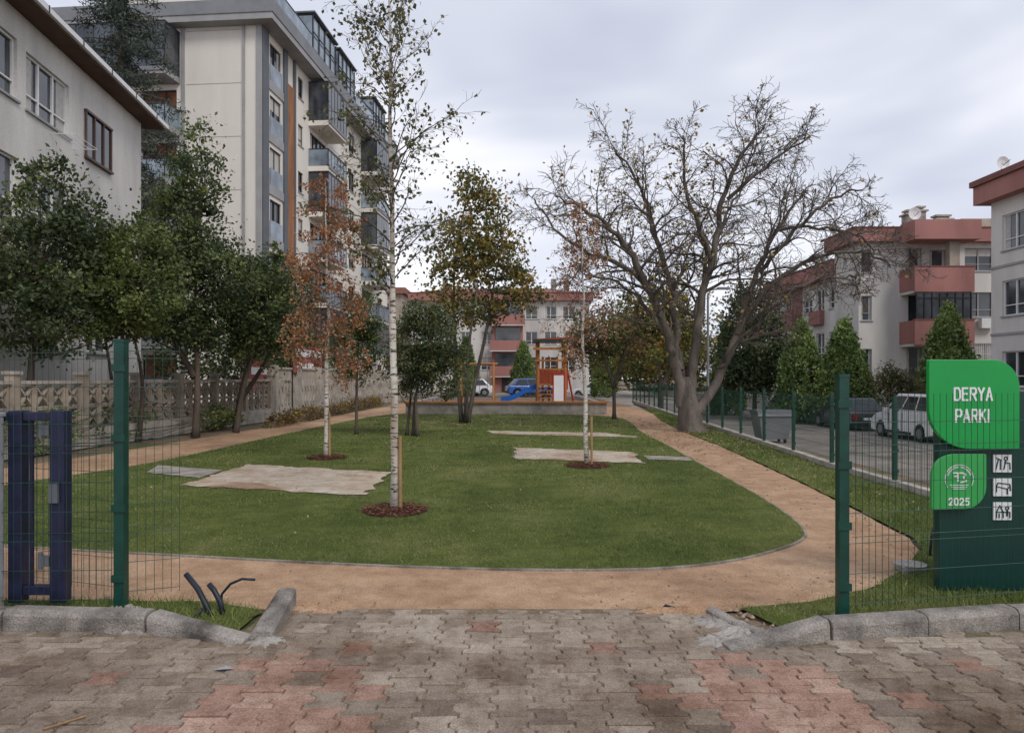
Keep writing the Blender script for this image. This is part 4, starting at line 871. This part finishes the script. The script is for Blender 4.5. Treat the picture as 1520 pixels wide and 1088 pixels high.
# ------------------------------------------------------------ walls on the left boundary
o=Obj('decorative_block_fence'); y=12.0; xl=lambda y:-10.05+(y-12)*.08
f=o('blocks','concfence')
while y<26.5:
    x=xl(y); x1=xl(y+2.0)
    o('posts','concfence').box(x-.1,x+.1,y-.1,y+.1,0,1.65); o('post_caps','concl').box(x-.13,x+.13,y-.13,y+.13,1.651,1.72)
    o('base_wall','concl').hexa([(x-.1,y+.1,0),(x+.1,y+.1,0),(x1+.1,y+1.9,0),(x1-.1,y+1.9,0),(x-.1,y+.1,.45),(x+.1,y+.1,.45),(x1+.1,y+1.9,.45),(x1-.1,y+1.9,.45)])
    o('coping','concl').hexa([(x-.08,y+.1,1.46),(x+.08,y+.1,1.46),(x1+.08,y+1.9,1.46),(x1-.08,y+1.9,1.46),(x-.08,y+.1,1.53),(x+.08,y+.1,1.53),(x1+.08,y+1.9,1.53),(x1-.08,y+1.9,1.53)])
    for c in range(4):
        for r_ in range(2):
            ya=y+.105+c*.4475; yb=ya+.44; za=.455+r_*.5; zb=za+.495; X=xl((ya+yb)/2); t=.045
            f.box(X-t,X+t,ya,yb,za,za+.04); f.box(X-t,X+t,ya,yb,zb-.04,zb); f.box(X-t,X+t,ya,ya+.04,za+.04,zb-.04); f.box(X-t,X+t,yb-.04,yb,za+.04,zb-.04)
            for s in (0,1):
                (y0,y1)=(ya+.04,yb-.04) if s==0 else (yb-.04,ya+.04); w=.03
                f.hexa([(X-t*.8,y0,za+.04),(X+t*.8,y0,za+.04),(X+t*.8,y1,zb-.04-2*w),(X-t*.8,y1,zb-.04-2*w),(X-t*.8,y0,za+.04+2*w),(X+t*.8,y0,za+.04+2*w),(X+t*.8,y1,zb-.04),(X-t*.8,y1,zb-.04)])
    y+=2.0
o.done()
o=Obj('garden_wall')
for k in range(9):
    y0=26.3+k*2.5; X=-8.9+(y0-26)*.055
    o('panels','beige').box(X-.12,X+.1,y0+.15,y0+2.35,0,1.9); o('posts','concl').box(X-.18,X+.16,y0-.15,y0+.15,0,2.05); o('coping','concl').box(X-.17,X+.15,y0+.15,y0+2.35,1.902,1.98)
    for j in range(5):
        for m_ in range(2): 
            yc=y0+.4+j*.42; zc=.6+m_*.65
            o('relief','concl').hexa([(X+.1,yc-.15,zc),(X+.13,yc-.15,zc),(X+.13,yc,zc-.25),(X+.1,yc,zc-.25),(X+.1,yc,zc+.25),(X+.13,yc,zc+.25),(X+.13,yc+.15,zc),(X+.1,yc+.15,zc)])
o.done()
o=Obj('advertising_banner'); 
o('cloth','banner').box(-8.72,-8.70,28.2,32.4,1.75,2.9); o('frame','dframe').box(-8.76,-8.725,28.15,28.2,0,3.0); o('frame','dframe').box(-8.76,-8.725,32.4,32.45,0,3.0); o('stripe','paintw').box(-8.695,-8.69,28.4,32.2,2.45,2.75); o('stripe','paintw').box(-8.695,-8.69,28.6,31,1.95,2.2); o.done()
o=Obj('advertising_banner'); o('cloth','banner').box(-9.02,-9.0,24.2,26.2,1.2,2.2); o('frame','dframe').box(-9.06,-9.025,24.15,24.2,0,2.3);o('frame','dframe').box(-9.06,-9.025,26.2,26.25,0,2.3); o('stripe','paintw').box(-8.995,-8.99,24.4,26,1.7,1.95); o.done()
o=Obj('street_boundary_wall')
o('wall','concl').box(19.0,19.2,24,100,-.95,-.1); o('coping','conc').box(18.96,19.24,24,100,-.098,-.03)
for k in range(60): o('railing','dframe').box(19.08,19.12,24+k*1.25,24.04+k*1.25,-.03,.75)
for z in (.1,.7): o('railing','dframe').box(19.085,19.115,24,99,z,z+.03)
o.done()
o=Obj('advertising_banner'); o('cloth','bannerb').box(18.88,18.9,44,47.5,-.5,.4); o('stripe','paintw').box(18.87,18.876,44.3,47,-.1,.15); o.done()

# ------------------------------------------------------------ playground
o=Obj('retaining_wall')
o('wall','conc').box(-4.6,4.1,30.6,30.85,-.05,.48); o('bench_cap','woodp').box(-4.65,4.15,30.5,30.95,.482,.56)
o('return','conc').box(-4.6,-4.35,30.85,44,-.05,.48); o('return_2','conc').box(3.85,4.1,30.85,44,-.05,.48); o.done()
b=B(); b.box(-4.35,3.85,30.86,44,-.02,.30); single('playground_floor',b,'rubber')
o=Obj('playground_tower'); gz=.3
for x in (1.25,2.55):
    for y in (33.9,35.2): o('posts','woodp').tube((x,y,gz),(x,y,3.3),.08,n=8)
o('deck','woodp').box(1.2,2.6,33.85,35.25,1.2,1.3)
o('roof','red').hexa([(1.0,33.6,3.30),(2.8,33.6,3.30),(2.8,35.5,3.30),(1.0,35.5,3.30),(1.0,33.6,3.42),(2.8,33.6,3.52),(2.8,35.5,3.52),(1.0,35.5,3.42)])
o('roof_trim','green').box(1.0,2.8,33.5,33.59,3.28,3.4)
o('roof_beam','woodp').box(1.0,2.8,33.62,33.7,2.9,3.02); o('roof_beam','woodp').box(1.1,2.7,33.72,33.8,2.35,2.45)
for k in range(6): o('railing','red').box(1.35+k*.11,1.4+k*.11,33.84,33.88,1.3,1.95)
o('railing','woodp').box(1.25,2.55,33.83,33.89,1.951,2.02)
o('side_panel','red').box(2.62,2.68,33.9,35.2,1.0,2.0); o('back_panel','woodp').box(1.3,2.5,35.22,35.27,1.3,2.0)
sl=o('slide','blue')
prof=[(1.2,1.1),(.7,.9),(.2,.62),(-.3,.45),(-.55,.42)]
for i in range(4):
    (xa,za),(xb,zb)=prof[i],prof[i+1]
    sl.hexa([(xa,34.2,za-.04),(xa,34.8,za-.04),(xb,34.8,zb-.04),(xb,34.2,zb-.04),(xa,34.2,za),(xa,34.8,za),(xb,34.8,zb),(xb,34.2,zb)])
    for yy in (34.17,34.8): sl.hexa([(xa,yy,za-.05),(xa,yy+.03,za-.05),(xb,yy+.03,zb-.05),(xb,yy,zb-.05),(xa,yy,za+.2),(xa,yy+.03,za+.2),(xb,yy+.03,zb+.18),(xb,yy,zb+.18)])
o('front_panel','paintw').box(2.0,2.46,33.74,33.8,.35,1.75); o('panel_edge','red').box(1.93,1.995,33.74,33.8,.35,1.85); o('panel_edge','red').box(2.465,2.53,33.74,33.8,.35,1.85); o('panel_edge','red').box(1.93,2.53,33.73,33.738,1.7,1.85)
for k in range(5): o('ladder','woodp').box(1.3,1.9,33.6+.03*k,33.65+.03*k,.4+k*.18,.45+k*.18)
for x in (1.5,1.8,2.2): o('climb_posts','woodp').tube((x,34.5,gz),(x,34.5,2.6),.055)
for k in range(5): o('climb_rungs','metal').tube((1.3,34.2,.6+k*.35),(1.8,34.2,.6+k*.35),.02)
o('arch','red').tube((2.55,35.2,3.0),(3.1,35.6,.3),.05)
o.done()
o=Obj('swing_set')
for x in (-2.5,-.9):
    o('legs','woodp').tube((x,34.1,.3),(x,34.8,2.25),.055); o('legs','woodp').tube((x,35.5,.3),(x,34.8,2.25),.055)
o('top_beam','woodp').tube((-2.7,34.8,2.25),(-.7,34.8,2.25),.06)
for x in (-2.1,-1.4):
    for dx in (-.2,.2): o('chains','metal').tube((x+dx,34.8,2.2),(x+dx,34.8,.75),.012,n=4)
    o('seats','black').box(x-.24,x+.24,34.7,34.9,.71,.75)
o.done()
o=Obj('street_lamp'); x,y=7.2,26; o('pole','metal').tube((x,y,-.3),(x,y,4.6),.055,.04,8); o('arm','metal').poly([(x,y,4.6),(x+.1,y,4.8),(x+.4,y,4.85)],[.03]*3,6); o('lamp_head','metal').box(x+.35,x+.8,y-.1,y+.1,4.82,4.9); o('base','conc').box(x-.2,x+.2,y-.2,y+.2,-.5,-.1); o.done()
o=Obj('waste_container'); bx,by,bz=9.9,27.0,-.88
o('body','mgrey').hexa([(bx-.5,by-.4,bz+.15),(bx+.5,by-.4,bz+.15),(bx+.5,by+.4,bz+.15),(bx-.5,by+.4,bz+.15),(bx-.65,by-.5,bz+1.1),(bx+.65,by-.5,bz+1.1),(bx+.65,by+.5,bz+1.1),(bx-.65,by+.5,bz+1.1)])
o('lid','dgrey').prism([(-.52,0),(-.3,.14),(.3,.14),(.52,0)],lambda p,s:(bx-.68+1.36*s,by+p[0],bz+1.102+p[1])); o('rim','lgrey').box(bx-.7,bx+.7,by-.55,by-.51,bz+1.02,bz+1.1)
for dx in (-.4,.4):
    for dy in (-.3,.3): o('wheels','black').tube((bx+dx-.03,by+dy,bz+.09),(bx+dx+.03,by+dy,bz+.09),.09,n=10)
o.done(bevel={'body':.02})
b=B()
for _ in range(60):
    x=random.uniform(8.3,9.6); y=random.uniform(18,24); s=random.uniform(.06,.18); z=H(x,y); a=random.uniform(0,3)
    b.hexa([(x+s*math.cos(a+k*1.57+j*.1),y+s*math.sin(a+k*1.57),z-.05+j*s*1.1) for j in (0,1) for k in range(4)])
single('rubble_pile',b,'conc')

# ------------------------------------------------------------ vehicles
def car(name,loc,rot,Ln,W,Ht,paintm,kind='hatch'):
    o=Obj(name); c,s=math.cos(rot),math.sin(rot)
    T=lambda x,y,z:(loc[0]+x*c-y*s,loc[1]+x*s+y*c,loc[2]+z)
    h=Ln/2; belt=Ht*.60
    if kind=='van': low=[(-h,.3),(-h,belt),(-h+.05,belt+.03),(h-1.15,belt+.03),(h-.35,belt-.14),(h-.05,belt-.35),(h,.55),(h-.02,.28)]; cab=[(-h+.03,-h+.16),(h-1.12,h-1.85)]
    else: low=[(-h,.32),(-h+.02,belt-.1),(-h+.15,belt),(h-1.2,belt),(h-.4,belt-.12),(h-.06,belt-.3),(h,.5),(h-.03,.25)]; cab=[(-h+.25,-h+.85),(h-1.15,h-1.95)]
    def arc(cx,r): return [(cx+r*math.cos(t),.32+r*math.sin(t)) for t in np.linspace(0,math.pi,9)]
    ax=(-h+.75,h-.8); bot=[]
    for a in (ax[1],ax[0]): bot+= [(a+.37,.22)]+arc(a,.37)+[(a-.37,.22)]
    prof=low+bot
    w=W/2
    o('body',paintm).prism(prof,lambda p,sd:T(p[0],(-w if sd==0 else w)*(1-.05*max(0,(p[1]-.5)/(belt-.5))),p[1]))
    (b0,t0),(b1,t1)=cab; z0=belt+(.031 if kind=='van' else .001); wb=w*.94; wt=w*.80; zt=Ht
    q=[T(b0,-wb,z0),T(b1,-wb,z0),T(b1,wb,z0),T(b0,wb,z0),T(t0,-wt,zt),T(t1,-wt,zt),T(t1,wt,zt),T(t0,wt,zt)]
    o('cabin',paintm).hexa(q)
    def face(A,Bq,Cq,D,u0,u1,v0,v1,off):
        A,Bq,Cq,D=map(lambda v:np.array(v),(A,Bq,Cq,D)); nn=nrm(np.cross(Bq-A,D-A))*off
        f=lambda u,v:tuple((A*(1-u)+Bq*u)*(1-v)+(D*(1-u)+Cq*u)*v+nn); return f(u0,v0),f(u1,v0),f(u1,v1),f(u0,v1)
    g=o('windows','carglass')
    sp=[(.04,.32),(.35,.63),(.66,.95)] if kind=='van' else [(.08,.5),(.53,.93)]
    for u0,u1 in sp:
        g.quad(*face(q[0],q[1],q[5],q[4],u0,u1,.10,.86,.006)); g.quad(*face(q[2],q[3],q[7],q[6],1-u1,1-u0,.10,.86,.006))
    g.quad(*face(q[1],q[2],q[6],q[5],.07,.93,.08,.9,.006)); g.quad(*face(q[3],q[0],q[4],q[7],.1,.9,.15,.88,.006))
    for a in ax:
        for sd in (-1,1):
            o('tyres','black').tube(T(a,sd*(w-.2),.32),T(a,sd*(w-.005),.32),.31,n=18); o('rims','metal').tube(T(a,sd*(w-.02),.32),T(a,sd*(w+.006),.32),.19,n=12)
    for sd in (-1,1):
        bx=lambda bd,x0,x1,y0,y1,za,zb: bd.hexa([T(x0,y0,za),T(x1,y0,za),T(x1,y1,za),T(x0,y1,za),T(x0,y0,zb),T(x1,y0,zb),T(x1,y1,zb),T(x0,y1,zb)])
        bx(o('tail_lamps','tail'),-h-.012,-h+.03,sd*w*.72-.12,sd*w*.72+.12,belt-.38,belt-.12); bx(o('headlamps','pvc'),h-.09,h+.0,sd*w*.7-.15,sd*w*.7+.15,.58,.72)
        bx(o('mirrors',paintm),b1-.25,b1-.1,sd*(w+.07)-.07,sd*(w+.07)+.07,belt+.0,belt+.14)
        bx(o('sill_trim','dframe'),-.9,1.0,sd*(w+.003)-.012,sd*(w+.003)+.012,.24,.34)
        for xx in (-.25,.75): bx(o('door_gaps','dframe'),xx,xx+.012,sd*(w*.985)-.016,sd*(w*.985)+.016,.36,belt-.05)
    bx(o('bumpers','dframe'),-h-.03,-h+.02,-w*.9,w*.9,.28,.48); bx(o('bumpers','dframe'),h-.04,h+.02,-w*.85,w*.85,.24,.44); bx(o('licence_plate','paintw'),-h-.045,-h-.032,-.26,.26,.5,.62)
    if kind=='van':
        for sd in (-.6,.6): bx(o('roof_rails','dframe'),-1.6,.6,sd*w-.03,sd*w+.03,Ht+.02,Ht+.06)
    o.done(bevel={'body':.05,'cabin':.05})
car('white_van',(16.4,28.4,-.88),math.radians(90),4.4,1.8,1.82,'carw','van')
car('parked_car',(16.4,34.6,-.88),math.radians(90),4.2,1.75,1.5,'card')
car('parked_car',(-3.7,60,0.0),math.radians(180),4.3,1.75,1.45,'carw')
car('parked_car',(1.6,59,0.0),math.radians(12),4.2,1.75,1.5,'carb')
car('parked_car',(7.5,66,-.3),math.radians(175),4.2,1.75,1.5,'carw')
car('parked_car',(16.4,42,-.88),math.radians(90),4.2,1.75,1.5,'carw')

# ------------------------------------------------------------ light & sky
w=bpy.data.worlds.new('World'); S.world=w; w.use_nodes=True; t=w.node_tree; bg=t.nodes['Background']
sd=Vector((.45,-.62,.75)).normalized(); el=math.asin(sd.z); az=math.atan2(sd.x,sd.y)
sky=N(t,'ShaderNodeTexSky',sky_type='NISHITA'); sky.sun_disc=False; sky.sun_elevation=el; sky.sun_rotation=az
tc=N(t,'ShaderNodeTexCoord'); sep=N(t,'ShaderNodeSeparateXYZ'); L(t,tc.outputs['Generated'],sep.inputs[0])
mp=N(t,'ShaderNodeMapping'); mp.inputs['Scale'].default_value=(1,1,2.8); L(t,tc.outputs['Generated'],mp.inputs[0])
n1=noise(t,mp.outputs[0],2.0,3,.5,.5)
cr=ramp(t,[(.34,(4.1,4.35,5.3)),(.5,(5.4,5.6,6.4)),(.64,(7.1,7.15,7.6))]); L(t,n1.outputs[0],cr.inputs[0])
hz=ramp(t,[(0,(1.35,1.32,1.28)),(.22,(1.15,1.14,1.12)),(.5,(.98,.99,1.0)),(1,(1.0,1.0,1.0))]); L(t,sep.outputs[2],hz.inputs[0])
cc=mixc(t,1.0,cr.outputs[0],hz.outputs[0],'MULTIPLY')
L(t,mixc(t,.93,sky.outputs[0],cc),bg.inputs[0]); bg.inputs[1].default_value=.136
sl=bpy.data.lights.new('sun','SUN'); sl.energy=1.5; sl.angle=math.radians(20); sl.color=(1,.95,.88); so=bpy.data.objects.new('sun',sl); COL.objects.link(so)
so.rotation_euler=(-sd).to_track_quat('-Z','Y').to_euler()
S.view_settings.view_transform='Standard'; S.view_settings.look='None'; S.view_settings.exposure=0
cam=bpy.data.cameras.new('camera'); co=bpy.data.objects.new('camera',cam); COL.objects.link(co); co.location=(0,0,1.6); co.rotation_euler=(math.pi/2,0,0)
cam.sensor_width=36; cam.lens=24.87; cam.shift_y=.0105; cam.clip_end=2000; cam.clip_start=.05
S.camera=co
